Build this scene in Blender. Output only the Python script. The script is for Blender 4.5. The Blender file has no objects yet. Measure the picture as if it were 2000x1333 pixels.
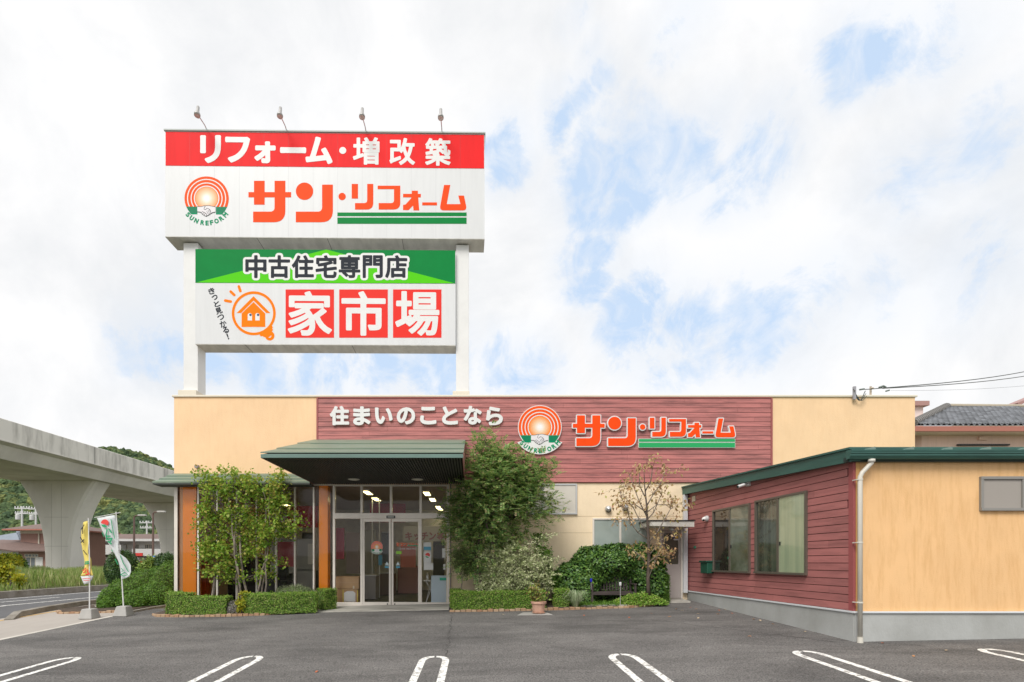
import bpy, math, random
import numpy as np
from mathutils import Vector, Matrix
from mathutils.geometry import tessellate_polygon
R = math.radians
random.seed(7)
rng = np.random.default_rng(7)
scene = bpy.context.scene
COL = scene.collection

# ------------------------------------------------------------------ camera, sky, sun, exposure
EYE = 1.23
cam = bpy.data.cameras.new('camera'); camo = bpy.data.objects.new('camera', cam); COL.objects.link(camo)
camo.location = (0, 0, EYE); camo.rotation_euler = (R(90), 0, 0)
cam.sensor_width = 36; cam.lens = 18.0; cam.shift_x = 0.04; cam.shift_y = 0.2155
cam.clip_start = 0.1; cam.clip_end = 6000
scene.camera = camo
scene.view_settings.view_transform = 'Standard'; scene.view_settings.look = 'None'
scene.view_settings.exposure = 0.45; scene.view_settings.gamma = 1
SUN_EL, SUN_AZ = 50, 208          # azimuth clockwise from +Y
sd = bpy.data.lights.new('sun', 'SUN'); sd.energy = 2.2; sd.angle = R(28); sd.color = (1, .965, .91)
so = bpy.data.objects.new('sun', sd); COL.objects.link(so)
sv = Vector((math.sin(R(SUN_AZ)) * math.cos(R(SUN_EL)), math.cos(R(SUN_AZ)) * math.cos(R(SUN_EL)), math.sin(R(SUN_EL))))
so.rotation_euler = sv.to_track_quat('Z', 'Y').to_euler(); so.location = (0, 0, 40)


def PX(px, d): return (px - 920) * d / 1000
def PZ(py, d): return EYE - (py - 1097) * d / 1000
def gz(x, y): return -.67 + .04 * min(max(y, -6), 17) + .02 * min(max(x, -12), 16)
def GD(px, py): return 1.90 / ((py - 1097) / 1000 + .04 + .02 * (px - 920) / 1000)


def make_world():
    w = bpy.data.worlds.new('World'); scene.world = w; w.use_nodes = True
    nt = w.node_tree; N = nt.nodes; L = nt.links
    bg = N['Background']; bg.inputs['Strength'].default_value = .1
    sky = N.new('ShaderNodeTexSky'); sky.sky_type = 'NISHITA'; sky.sun_disc = False
    sky.sun_elevation = R(SUN_EL); sky.sun_rotation = R(SUN_AZ); sky.air_density = 1; sky.dust_density = 1.5
    tc = N.new('ShaderNodeTexCoord')
    def math_(op, a, b=None, clamp=False):
        n = N.new('ShaderNodeMath'); n.operation = op; n.use_clamp = clamp
        for i, v in enumerate([a, b]):
            if v is None: continue
            if isinstance(v, (int, float)): n.inputs[i].default_value = v
            else: L.new(v, n.inputs[i])
        return n.outputs[0]
    def noise(scale, detail, rough, dist, vec):
        n = N.new('ShaderNodeTexNoise'); n.inputs['Scale'].default_value = scale; n.inputs['Detail'].default_value = detail
        n.inputs['Roughness'].default_value = rough; n.inputs['Distortion'].default_value = dist
        L.new(vec, n.inputs['Vector']); return n
    d = tc.outputs['Generated']
    n1 = noise(5.5, 6, .62, .3, d)
    sub = N.new('ShaderNodeVectorMath'); sub.operation = 'SUBTRACT'; L.new(n1.outputs['Color'], sub.inputs[0]); sub.inputs[1].default_value = (.5, .5, .5)
    sc = N.new('ShaderNodeVectorMath'); sc.operation = 'SCALE'; L.new(sub.outputs[0], sc.inputs[0]); sc.inputs['Scale'].default_value = .12
    wd = N.new('ShaderNodeVectorMath'); wd.operation = 'ADD'; L.new(d, wd.inputs[0]); L.new(sc.outputs[0], wd.inputs[1])
    tot = None
    for (px, py, r, a) in [(992, 295, 70, .9), (1090, 232, 55, .9), (1131, 200, 55, .9), (1177, 156, 45, .8), (1125, 30, 40, .7), (1160, 100, 40, .7), (1327, 46, 70, .55),
                           (1189, 347, 125, 1), (1177, 416, 90, 1), (1160, 480, 75, 1), (1120, 520, 60, .9), (1143, 560, 75, .9), (1250, 372, 85, .9), (1339, 323, 95, .75), (1478, 323, 85, .8),
                           (1420, 370, 60, .8), (1651, 127, 85, 1), (1622, 175, 55, .95), (1720, 104, 80, .75), (1824, 87, 110, .6), (1247, 624, 110, .9), (1335, 630, 95, .8), (1478, 635, 130, .7),
                           (1593, 578, 110, .6), (1709, 566, 110, .6), (1767, 375, 110, .62), (1882, 323, 110, .6), (1911, 520, 130, .58), (1015, 751, 95, .9), (958, 690, 50, .7), (1304, 715, 110, .6),
                           (400, 720, 80, .8), (500, 722, 95, .9), (620, 720, 95, .9), (740, 720, 95, .9), (850, 715, 95, .9), (300, 690, 90, .75), (330, 640, 70, .6)]:
        v = Vector(((px - 920) / 1000, 1, -(py - 1097) / 1000)); ln = v.length; v.normalize()
        ds = N.new('ShaderNodeVectorMath'); ds.operation = 'DISTANCE'; L.new(wd.outputs[0], ds.inputs[0]); ds.inputs[1].default_value = v
        mr = N.new('ShaderNodeMapRange'); mr.interpolation_type = 'SMOOTHSTEP'; L.new(ds.outputs['Value'], mr.inputs['Value'])
        rr = r / 1000 / ln
        mr.inputs['From Min'].default_value = rr * .0; mr.inputs['From Max'].default_value = rr * 1.55
        mr.inputs['To Min'].default_value = a; mr.inputs['To Max'].default_value = 0
        tot = mr.outputs[0] if tot is None else math_('MAXIMUM', tot, mr.outputs[0])
    n2 = noise(7.5, 13, .70, .5, d)
    fld = math_('ADD', tot, math_('MULTIPLY', math_('SUBTRACT', n2.outputs['Fac'], .5), 2.1))
    mr = N.new('ShaderNodeMapRange'); mr.interpolation_type = 'SMOOTHSTEP'; L.new(fld, mr.inputs['Value'])
    mr.inputs['From Min'].default_value = .26; mr.inputs['From Max'].default_value = .90
    gate = N.new('ShaderNodeMapRange'); L.new(tot, gate.inputs['Value']); gate.inputs['From Max'].default_value = .25
    b1 = math_('MULTIPLY', mr.outputs[0], gate.outputs[0], True)
    n4 = noise(16, 9, .62, .8, d)
    mw = N.new('ShaderNodeMapRange'); L.new(n4.outputs['Fac'], mw.inputs['Value']); mw.inputs['From Min'].default_value = .36; mw.inputs['From Max'].default_value = .62; mw.inputs['To Min'].default_value = .55; mw.inputs['To Max'].default_value = 1.15
    b2 = math_('MULTIPLY', math_('MULTIPLY', b1, math_('ADD', .40, math_('MULTIPLY', tot, .75))), mw.outputs[0], True)
    blue = math_('MAXIMUM', b2, math_('MULTIPLY', tot, .36))
    # cloud tone
    n3 = noise(4.2, 10, .6, .3, d)
    cr = N.new('ShaderNodeValToRGB'); L.new(n3.outputs['Fac'], cr.inputs[0])
    cr.color_ramp.elements[0].position = .36; cr.color_ramp.elements[0].color = (.83, .842, .86, 1)
    cr.color_ramp.elements[1].position = .56; cr.color_ramp.elements[1].color = (.95, .95, .955, 1)
    mul = N.new('ShaderNodeVectorMath'); mul.operation = 'SCALE'; L.new(cr.outputs[0], mul.inputs[0]); mul.inputs['Scale'].default_value = 7.75
    thin = N.new('ShaderNodeMix'); thin.data_type = 'RGBA'; thin.inputs['Factor'].default_value = .88
    L.new(sky.outputs[0], thin.inputs['A']); thin.inputs['B'].default_value = (4.75, 5.95, 7.6, 1)
    mx = N.new('ShaderNodeMix'); mx.data_type = 'RGBA'; L.new(blue, mx.inputs['Factor'])
    L.new(mul.outputs[0], mx.inputs['A']); L.new(thin.outputs['Result'], mx.inputs['B'])
    L.new(mx.outputs['Result'], bg.inputs['Color'])
make_world()

# ------------------------------------------------------------------ materials
MATS = {}
def mat(name, col, rough=.7, var=0, vscale=3, stretch=(1, 1, 1), bump=0, bscale=30, metal=0, spec=.5, isl=0, emit=0, trans=0, col2=None, coat=0, thr=(.35, .65), island2=None):
    if name in MATS: return MATS[name]
    m = bpy.data.materials.new(name); m.use_nodes = True; MATS[name] = m
    nt = m.node_tree; N = nt.nodes; L = nt.links; b = N['Principled BSDF']
    b.inputs['Roughness'].default_value = rough; b.inputs['Metallic'].default_value = metal
    b.inputs['Specular IOR Level'].default_value = spec; b.inputs['Coat Weight'].default_value = coat
    c = (*col, 1); out = None
    b.inputs['Base Color'].default_value = c
    tc = N.new('ShaderNodeTexCoord')
    if var or col2:
        mp = N.new('ShaderNodeMapping'); mp.inputs['Scale'].default_value = stretch; L.new(tc.outputs['Object'], mp.inputs[0])
        n = N.new('ShaderNodeTexNoise'); n.inputs['Scale'].default_value = vscale; n.inputs['Detail'].default_value = 6; n.inputs['Roughness'].default_value = .62
        L.new(mp.outputs[0], n.inputs['Vector'])
        r = N.new('ShaderNodeValToRGB'); L.new(n.outputs['Fac'], r.inputs[0])
        r.color_ramp.elements[0].position = thr[0]; r.color_ramp.elements[1].position = thr[1]
        if col2: r.color_ramp.elements[0].color = (*col2, 1); r.color_ramp.elements[1].color = c
        else:
            r.color_ramp.elements[0].color = (*[max(0, v * (1 - var)) for v in col], 1); r.color_ramp.elements[1].color = (*[min(1, v * (1 + var)) for v in col], 1)
        out = r.outputs[0]
    if isl or island2:
        g = N.new('ShaderNodeNewGeometry')
        r2 = N.new('ShaderNodeValToRGB'); L.new(g.outputs['Random Per Island'], r2.inputs[0])
        if island2:
            e = r2.color_ramp.elements
            for k, cc in enumerate(island2):
                if k < 2: e[k].position = k / (len(island2) - 1); e[k].color = (*cc, 1)
                else: q = e.new(k / (len(island2) - 1)); q.color = (*cc, 1)
            if len(island2) > 2: e[1].position = 1 / (len(island2) - 1)
            if out is None: out = r2.outputs[0]
            else:
                mm = N.new('ShaderNodeMix'); mm.data_type = 'RGBA'; mm.inputs['Factor'].default_value = .5
                L.new(out, mm.inputs['A']); L.new(r2.outputs[0], mm.inputs['B']); out = mm.outputs['Result']
        else:
            r2.color_ramp.elements[0].color = (1 - isl, 1 - isl, 1 - isl, 1); r2.color_ramp.elements[1].color = (1, 1, 1, 1)
            mm = N.new('ShaderNodeMix'); mm.data_type = 'RGBA'; mm.blend_type = 'MULTIPLY'; mm.inputs['Factor'].default_value = 1
            if out is None: mm.inputs['A'].default_value = c
            else: L.new(out, mm.inputs['A'])
            L.new(r2.outputs[0], mm.inputs['B']); out = mm.outputs['Result']
    if out is not None: L.new(out, b.inputs['Base Color'])
    if bump:
        n = N.new('ShaderNodeTexNoise'); n.inputs['Scale'].default_value = bscale; n.inputs['Detail'].default_value = 5
        mp2 = N.new('ShaderNodeMapping'); mp2.inputs['Scale'].default_value = stretch; L.new(tc.outputs['Object'], mp2.inputs[0]); L.new(mp2.outputs[0], n.inputs['Vector'])
        bp = N.new('ShaderNodeBump'); bp.inputs['Strength'].default_value = bump; bp.inputs['Distance'].default_value = .02
        L.new(n.outputs['Fac'], bp.inputs['Height']); L.new(bp.outputs[0], b.inputs['Normal'])
    if emit:
        b.inputs['Emission Color'].default_value = c; b.inputs['Emission Strength'].default_value = emit
    if trans:
        t = N.new('ShaderNodeBsdfTranslucent'); ms = N.new('ShaderNodeMixShader'); ms.inputs[0].default_value = trans
        if out is not None: L.new(out, t.inputs[0])
        else: t.inputs[0].default_value = c
        L.new(b.outputs[0], ms.inputs[1]); L.new(t.outputs[0], ms.inputs[2]); L.new(ms.outputs[0], N['Material Output'].inputs[0])
    return m


def glass_mat(name, tint=(.9, .92, .92), rough=0.0, ior=1.5, boost=0.0):
    m = bpy.data.materials.new(name); m.use_nodes = True; nt = m.node_tree; N = nt.nodes; L = nt.links
    N.remove(N['Principled BSDF'])
    t = N.new('ShaderNodeBsdfTransparent'); t.inputs[0].default_value = (*tint, 1)
    g = N.new('ShaderNodeBsdfGlossy'); g.inputs['Roughness'].default_value = rough
    f = N.new('ShaderNodeFresnel'); f.inputs[0].default_value = ior
    a = N.new('ShaderNodeMath'); a.operation = 'ADD'; a.inputs[1].default_value = boost; L.new(f.outputs[0], a.inputs[0])
    ms = N.new('ShaderNodeMixShader'); L.new(a.outputs[0], ms.inputs[0]); L.new(t.outputs[0], ms.inputs[1]); L.new(g.outputs[0], ms.inputs[2])
    L.new(ms.outputs[0], N['Material Output'].inputs[0]); MATS[name] = m; return m


def siding_mat(name, col, dark):
    """painted boards: streaky grain along the board, black weathering, a tone of its own for each board"""
    m = mat(name, col, .62, isl=.16, bump=.25, bscale=6, stretch=(.12, .12, 2.2))
    nt = m.node_tree; N = nt.nodes; L = nt.links; b = N['Principled BSDF']
    src = b.inputs['Base Color'].links[0].from_socket
    tc = N.new('ShaderNodeTexCoord'); mp = N.new('ShaderNodeMapping'); mp.inputs['Scale'].default_value = (.55, .55, 5.5); L.new(tc.outputs['Object'], mp.inputs[0])
    n = N.new('ShaderNodeTexNoise'); n.inputs['Scale'].default_value = 1.6; n.inputs['Detail'].default_value = 8; n.inputs['Roughness'].default_value = .7; L.new(mp.outputs[0], n.inputs['Vector'])
    r = N.new('ShaderNodeValToRGB'); L.new(n.outputs['Fac'], r.inputs[0]); r.color_ramp.elements[0].position = .44; r.color_ramp.elements[1].position = .80
    r.color_ramp.elements[0].color = (0, 0, 0, 1); r.color_ramp.elements[1].color = (dark, dark, dark, 1)
    mx = N.new('ShaderNodeMix'); mx.data_type = 'RGBA'; L.new(r.outputs[0], mx.inputs['Factor']); L.new(src, mx.inputs['A']); mx.inputs['B'].default_value = (.05, .028, .028, 1)
    L.new(mx.outputs['Result'], b.inputs['Base Color']); return m


def stucco_mat(name, col, stain, amt):
    """render coat with vertical trowel and rain streaks"""
    m = mat(name, col, .85, var=.04, vscale=1.2, bump=.25, bscale=45)
    nt = m.node_tree; N = nt.nodes; L = nt.links; b = N['Principled BSDF']
    src = b.inputs['Base Color'].links[0].from_socket
    tc = N.new('ShaderNodeTexCoord'); mp = N.new('ShaderNodeMapping'); mp.inputs['Scale'].default_value = (9, 9, 1.2); L.new(tc.outputs['Object'], mp.inputs[0])
    n = N.new('ShaderNodeTexNoise'); n.inputs['Scale'].default_value = 1.5; n.inputs['Detail'].default_value = 7; n.inputs['Roughness'].default_value = .65; n.inputs['Distortion'].default_value = .1
    L.new(mp.outputs[0], n.inputs['Vector'])
    r = N.new('ShaderNodeValToRGB'); L.new(n.outputs['Fac'], r.inputs[0]); r.color_ramp.elements[0].position = .46; r.color_ramp.elements[1].position = .78
    r.color_ramp.elements[0].color = (0, 0, 0, 1); r.color_ramp.elements[1].color = (amt, amt, amt, 1)
    mx = N.new('ShaderNodeMix'); mx.data_type = 'RGBA'; L.new(r.outputs[0], mx.inputs['Factor']); L.new(src, mx.inputs['A']); mx.inputs['B'].default_value = (*stain, 1)
    L.new(mx.outputs['Result'], b.inputs['Base Color']); return m


M_STUCCO = stucco_mat('yellow_stucco', (.88, .61, .365), (.76, .47, .235), .3)
M_STUCCO2 = stucco_mat('annex_stucco', (.81, .505, .245), (.60, .32, .11), .55)
M_CREAM = stucco_mat('cream_siding', (.87, .71, .50), (.70, .53, .33), .2)
M_SIDE = siding_mat('red_siding', (.52, .182, .168), .95)
M_SIDE2 = siding_mat('annex_red_siding', (.44, .16, .15), .5)
M_GROOVE = mat('groove_dark', (.10, .03, .028), .8)
M_WHITE = mat('white_paint', (.74, .74, .73), .45, var=.03, vscale=2)
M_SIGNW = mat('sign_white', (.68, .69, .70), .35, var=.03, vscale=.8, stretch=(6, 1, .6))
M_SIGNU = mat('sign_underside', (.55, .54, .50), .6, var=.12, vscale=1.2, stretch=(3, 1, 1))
M_RED = mat('sign_red', (.82, .018, .02), .5, spec=.1, var=.06, vscale=.6, stretch=(4, 1, .6))
M_ORANGE = mat('sign_orange', (.90, .075, .008), .5, spec=.1, var=.04, vscale=1.5)
M_GREEN = mat('sign_green', (.0, .22, .045), .5, spec=.1, var=.05, vscale=1.5)
M_GREENL = mat('wall_sign_green', (.005, .36, .10), .35)
M_TEAL = mat('emblem_green', (.0, .27, .12), .5, spec=.1)
M_LIME = mat('sign_lime', (.09, .60, .005), .5, spec=.1)
M_INK = mat('sign_ink', (.03, .035, .045), .6, spec=.1)
M_LOGOO = mat('logo_orange', (.95, .21, .0), .5, spec=.1)
M_BLUE = mat('logo_blue', (.02, .06, .16), .4)
M_METAL = mat('warm_alu', (.80, .74, .67), .4, metal=.25, var=.04)
M_ALU = mat('silver_alu', (.55, .55, .54), .35, metal=.5)
M_BRONZE = mat('bronze_frame', (.15, .13, .105), .4, metal=.3)
M_GREENMET = mat('green_patina_roof', (.21, .26, .185), .5, metal=.1, col2=(.12, .175, .135), vscale=1.4, stretch=(.4, 2, 6), bump=.1, thr=(.3, .7))
M_FASCIA = mat('dark_green_fascia', (.035, .115, .095), .45, metal=.1, var=.15, vscale=1.5, stretch=(1, .5, 6))
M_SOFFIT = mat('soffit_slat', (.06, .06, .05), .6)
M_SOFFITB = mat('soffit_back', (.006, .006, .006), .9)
M_CONC = mat('concrete', (.36, .35, .33), .85, var=.16, vscale=1.1, stretch=(1, 1, .5), bump=.15, bscale=20)
M_CONCB = mat('bridge_concrete', (.74, .72, .67), .85, col2=(.58, .56, .52), vscale=.35, stretch=(1, 1, .35), bump=.1, thr=(.3, .6))
M_FOUND = mat('foundation_concrete', (.44, .45, .44), .85, col2=(.34, .345, .33), vscale=.9, stretch=(1, 1, .7), bump=.2, thr=(.35, .65))
M_SLAB = mat('entrance_slab', (.48, .46, .41), .8, col2=(.27, .255, .225), vscale=.9, stretch=(1, 2.4, 1), bump=.1, thr=(.32, .56))
M_SOIL = mat('soil', (.07, .05, .035), .95, var=.4, vscale=6, bump=.6)
M_LINE = mat('road_paint', (.78, .77, .74), .6, col2=(.27, .26, .24), vscale=15, thr=(.40, .48))
M_PIPE = mat('pipe_beige', (.62, .59, .52), .4, var=.05)
M_BARK = mat('bark', (.24, .20, .165), .9, var=.4, vscale=14, stretch=(1, 1, .3), bump=.5)
M_BARKD = mat('dark_bark', (.10, .075, .06), .9, var=.35, vscale=14, stretch=(1, 1, .3), bump=.5)
M_WOOD = mat('bench_wood', (.055, .04, .038), .65, var=.3, vscale=8, stretch=(.3, 3, 3))
M_CARD = mat('cardboard', (.50, .32, .17), .8, var=.06)
M_DARK = mat('dark_plastic', (.02, .02, .02), .5)
M_RUBBER = mat('black_rubber', (.015, .015, .015), .6)
M_GLASS = glass_mat('window_glass', (1, 1, 1), 0, 1.3, .0)
M_PANEO = mat('orange_panel', (1.0, .30, .01), .22, spec=.6)
M_FROST = mat('frosted_glass', (.30, .35, .32), .22, col2=(.21, .255, .235), coat=1, vscale=.9, thr=(.3, .6))
M_BEIGEG = mat('beige_blind_glass', (.62, .58, .51), .3, var=.03)

# ------------------------------------------------------------------ mesh helpers
ORI = {}
class G:
    def __init__(s): s.v = []; s.f = []; s.m = []; s.n = 0
    def add(s, v, f, mi=0):
        b = s.n; s.v.append(np.asarray(v, float).reshape(-1, 3)); s.n += len(s.v[-1])
        s.f += [tuple(i + b for i in q) for q in f]; s.m += [mi] * len(f); return s
    def box(s, x0, x1, y0, y1, z0, z1, mi=0, M=None):
        v = [(x, y, z) for z in (z0, z1) for y in (y0, y1) for x in (x0, x1)]
        if M is not None: v = [tuple(M @ Vector(p)) for p in v]
        return s.add(v, [(0, 2, 3, 1), (4, 5, 7, 6), (0, 1, 5, 4), (2, 6, 7, 3), (0, 4, 6, 2), (1, 3, 7, 5)], mi)
    def tube(s, pts, r, n=8, mi=0, cap=True):
        pts = [Vector(p) for p in pts]
        rs = r if isinstance(r, (list, tuple)) else [r] * len(pts)
        vs = []; prev = None
        for i, p in enumerate(pts):
            t = (pts[min(i + 1, len(pts) - 1)] - pts[max(i - 1, 0)]).normalized()
            if prev is None: a = t.orthogonal().normalized()
            else:
                a = prev - t * prev.dot(t); a = a.normalized() if a.length > 1e-6 else t.orthogonal().normalized()
            prev = a; b = t.cross(a)
            for k in range(n):
                an = 2 * math.pi * k / n
                vs.append(p + (a * math.cos(an) + b * math.sin(an)) * rs[i])
        fs = [(i * n + k, i * n + (k + 1) % n, (i + 1) * n + (k + 1) % n, (i + 1) * n + k) for i in range(len(pts) - 1) for k in range(n)]
        if cap: fs += [tuple(range(n - 1, -1, -1)), tuple(range((len(pts) - 1) * n, len(pts) * n))]
        return s.add([tuple(v) for v in vs], fs, mi)
    def lathe(s, prof, c=(0, 0, 0), n=20, mi=0, M=None):
        vs = []
        for r, z in prof:
            for k in range(n):
                a = 2 * math.pi * k / n; p = Vector((r * math.cos(a), r * math.sin(a), z))
                if M is not None: p = M @ p
                vs.append((p[0] + c[0], p[1] + c[1], p[2] + c[2]))
        fs = [(i * n + k, i * n + (k + 1) % n, (i + 1) * n + (k + 1) % n, (i + 1) * n + k) for i in range(len(prof) - 1) for k in range(n)]
        fs += [tuple(range(n - 1, -1, -1)), tuple(range((len(prof) - 1) * n, len(prof) * n))]
        return s.add(vs, fs, mi)
    def prism(s, poly, axis, a0, a1, mi=0):
        """polygon in the plane across axis, extruded from a0 to a1 (x: poly=(y,z), y: (x,z), z: (x,y))"""
        def P(p, a): return {'x': (a, p[0], p[1]), 'y': (p[0], a, p[1]), 'z': (p[0], p[1], a)}[axis]
        n = len(poly); v = [P(p, a0) for p in poly] + [P(p, a1) for p in poly]
        f = [(i, (i + 1) % n, n + (i + 1) % n, n + i) for i in range(n)]
        tri = tessellate_polygon([[Vector((p[0], p[1], 0)) for p in poly]])
        f += [tuple(t) for t in tri] + [tuple(n + i for i in reversed(t)) for t in tri]
        return s.add(v, f, mi)
    def build(s, name, mats, parent=None, smooth=False, local=False, bevel=0):
        me = bpy.data.meshes.new(name); V = np.concatenate(s.v) if s.v else np.zeros((0, 3))
        o0 = Vector((0, 0, 0))
        if parent is not None and not local: o0 = Vector(ORI.get(parent.name, (0, 0, 0)))
        V = V - np.array(o0)
        me.from_pydata(V.tolist(), [], s.f); me.update()
        if not isinstance(mats, (list, tuple)): mats = [mats]
        for m in mats: me.materials.append(m)
        me.polygons.foreach_set('material_index', s.m)
        import bmesh
        if len(s.f) < 60000 and not getattr(s, 'raw', False):
            bm = bmesh.new(); bm.from_mesh(me); bmesh.ops.recalc_face_normals(bm, faces=bm.faces); bm.to_mesh(me); bm.free()
        if smooth: me.polygons.foreach_set('use_smooth', [True] * len(s.f))
        o = bpy.data.objects.new(name, me); COL.objects.link(o)
        if parent is not None: o.parent = parent; ORI[o.name] = tuple(o0)
        if bevel:
            b = o.modifiers.new('bevel', 'BEVEL'); b.width = bevel; b.segments = 2; b.limit_method = 'ANGLE'
        return o


def empty(name, loc, label, cat, group=None, rz=0):
    o = bpy.data.objects.new(name, None); COL.objects.link(o); o.location = loc; o.rotation_euler = (0, 0, rz); o.empty_display_size = .2
    ORI[o.name] = tuple(loc); return tag(o, label, cat, group)
def tag(o, label, cat, group=None, kind=None):
    if label: o['label'] = label
    if cat: o['category'] = cat
    if group: o['group'] = group
    if kind: o['kind'] = kind
    return o
def struct(o): o['kind'] = 'structure'; return o
def centre(o):
    """put a one-mesh thing's origin at its base"""
    me = o.data; n = len(me.vertices); a = np.empty(n * 3); me.vertices.foreach_get('co', a); a = a.reshape(-1, 3)
    c = np.array([(a[:, 0].min() + a[:, 0].max()) / 2, (a[:, 1].min() + a[:, 1].max()) / 2, a[:, 2].min()])
    me.vertices.foreach_set('co', (a - c).ravel()); me.update(); o.location = c; return o
def copy_tree(o, parent=None):
    c = o.copy(); COL.objects.link(c); c.parent = parent
    for ch in list(o.children): copy_tree(ch, c)
    return c


def sheet(name, poly, off, m, step=None):
    """a flat polygon laid on the ground surface gz, off metres above it"""
    import bmesh
    bm = bmesh.new(); vs = [bm.verts.new((x, y, 0)) for x, y in poly]; bm.faces.new(vs)
    cuts = [((0, -6), (0, 1)), ((0, 17), (0, 1)), ((-12, 0), (1, 0)), ((16, 0), (1, 0))]
    for (c, n) in cuts:
        bmesh.ops.bisect_plane(bm, geom=bm.verts[:] + bm.edges[:] + bm.faces[:], plane_co=(c[0], c[1], 0), plane_no=(n[0], n[1], 0))
    for v in bm.verts: v.co.z = gz(v.co.x, v.co.y) + off
    bmesh.ops.recalc_face_normals(bm, faces=bm.faces)
    bm.normal_update()
    for f in bm.faces:
        if f.normal.z < 0: f.normal_flip()
    me = bpy.data.meshes.new(name); bm.to_mesh(me); bm.free(); me.materials.append(m)
    o = bpy.data.objects.new(name, me); COL.objects.link(o); return struct(o)

# ------------------------------------------------------------------ lettering: signed distance field of an outline, contoured at any offset
def seg_sdf(segs, x0, x1, z0, z1, h):
    nx = int((x1 - x0) / h) + 2; nz = int((z1 - z0) / h) + 2
    X, Z = np.meshgrid(x0 + h * np.arange(nx), z0 + h * np.arange(nz)); D = np.full(X.shape, 1e9); W = np.zeros(X.shape, bool)
    Zr = Z + 1e-7
    for (ax, az, bx, bz) in segs:
        dx, dz = bx - ax, bz - az; l2 = dx * dx + dz * dz
        if l2 < 1e-14: continue
        t = np.clip(((X - ax) * dx + (Z - az) * dz) / l2, 0, 1)
        D = np.minimum(D, (X - ax - t * dx) ** 2 + (Z - az - t * dz) ** 2)
        c = (az > Zr) != (bz > Zr)
        if dz != 0: W ^= c & (X < ax + (Zr - az) * dx / dz)
    D = np.sqrt(D); return X, Z, np.where(W, -D, D)
def contour(X, Z, F, lvl):
    F = F - lvl; F = np.where(F == 0, 1e-9, F); S = F < 0; nz, nx = F.shape; nxt = {}; pos = {}
    def pt(a, b):
        k = (a, b) if a < b else (b, a)
        if k not in pos:
            t = F[a] / (F[a] - F[b]); pos[k] = (X[a] + t * (X[b] - X[a]), Z[a] + t * (Z[b] - Z[a]))
        return k
    cells = np.argwhere((S[:-1, :-1] != S[1:, :-1]) | (S[:-1, :-1] != S[:-1, 1:]) | (S[:-1, :-1] != S[1:, 1:]))
    for j, i in cells:
        c = [(j, i), (j, i + 1), (j + 1, i + 1), (j + 1, i)]; ent = []; ex = []
        for k in range(4):
            a, b = c[k], c[(k + 1) % 4]
            if S[a] and not S[b]: ex.append((pt(a, b), k))
            if not S[a] and S[b]: ent.append((pt(a, b), k))
        if len(ex) == 1: nxt[ex[0][0]] = ent[0][0]
        elif len(ex) == 2:
            for (e, k) in ex:
                m = min(ent, key=lambda q: (q[1] - k) % 4); nxt[e] = m[0]
    loops = []; seen = set()
    for s0 in list(nxt):
        if s0 in seen: continue
        lp = []; k = s0
        while k not in seen and k in nxt: seen.add(k); lp.append(pos[k]); k = nxt[k]
        if len(lp) > 5: loops.append(simplify(lp))
    return loops
def simplify(lp):
    """drop points that lie on a straight run"""
    out = list(lp); eps = 6e-4 * SZ
    def dp(p):
        if len(p) < 3: return p
        a, b = p[0], p[-1]; dx, dz = b[0] - a[0], b[1] - a[1]; l = math.hypot(dx, dz) or 1e-9
        best, bi = -1, 0
        for i in range(1, len(p) - 1):
            d = abs((p[i][0] - a[0]) * dz - (p[i][1] - a[1]) * dx) / l if l > 1e-8 else math.hypot(p[i][0] - a[0], p[i][1] - a[1])
            if d > best: best, bi = d, i
        if best > eps: return dp(p[:bi + 1])[:-1] + dp(p[bi:])
        return [a, b]
    h = len(out) // 2
    r = dp(out[:h + 1])[:-1] + dp(out[h:] + [out[0]])[:-1]
    return r if len(r) > 2 else out
SZ = 3.0
def fill(loops, thick, y0=0.0):
    """loops (x,z) -> G: front face at y=-thick, back at y0 (facing -y)"""
    cu = bpy.data.curves.new('c', 'CURVE'); cu.dimensions = '2D'; cu.fill_mode = 'BOTH'; cu.extrude = thick / 2
    for lp in loops:
        sp = cu.splines.new('POLY'); sp.points.add(len(lp) - 1)
        for i, (x, z) in enumerate(lp): sp.points[i].co = (x, z, 0, 1)
        sp.use_cyclic_u = True
    o = bpy.data.objects.new('c', cu); COL.objects.link(o); dg = bpy.context.evaluated_depsgraph_get()
    me = bpy.data.meshes.new_from_object(o.evaluated_get(dg)); g = G()
    v = np.array([tuple(p.co) for p in me.vertices]); v = np.stack([v[:, 0], y0 - thick / 2 - v[:, 2], v[:, 1]], 1)
    g.add(v, [tuple(p.vertices) for p in me.polygons]); bpy.data.objects.remove(o); bpy.data.curves.remove(cu); bpy.data.meshes.remove(me)
    return g
GLY = {}
def glyph(ch):
    """outline segments of one character at size 1, with its box"""
    if ch in GLY: return GLY[ch]
    d = bpy.data.curves.new('t', 'FONT'); d.body = ch; d.size = 1; d.resolution_u = 4; o = bpy.data.objects.new('t', d); COL.objects.link(o)
    dg = bpy.context.evaluated_depsgraph_get(); me = bpy.data.meshes.new_from_object(o.evaluated_get(dg))
    from collections import Counter
    cnt = Counter(); key = {}
    for p in me.vertices: key[p.index] = (round(p.co.x, 5), round(p.co.y, 5))
    for p in me.polygons:
        for a, b in p.edge_keys: cnt[tuple(sorted((key[a], key[b])))] += 1
    segs = [(a[0], a[1], b[0], b[1]) for (a, b), c in cnt.items() if c == 1 and a != b]
    bpy.data.objects.remove(o); bpy.data.curves.remove(d); bpy.data.meshes.remove(me)
    A = np.array(segs); bb = (A[:, [0, 2]].min(), A[:, [0, 2]].max(), A[:, [1, 3]].min(), A[:, [1, 3]].max())
    GLY[ch] = (segs, bb); return GLY[ch]
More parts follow.
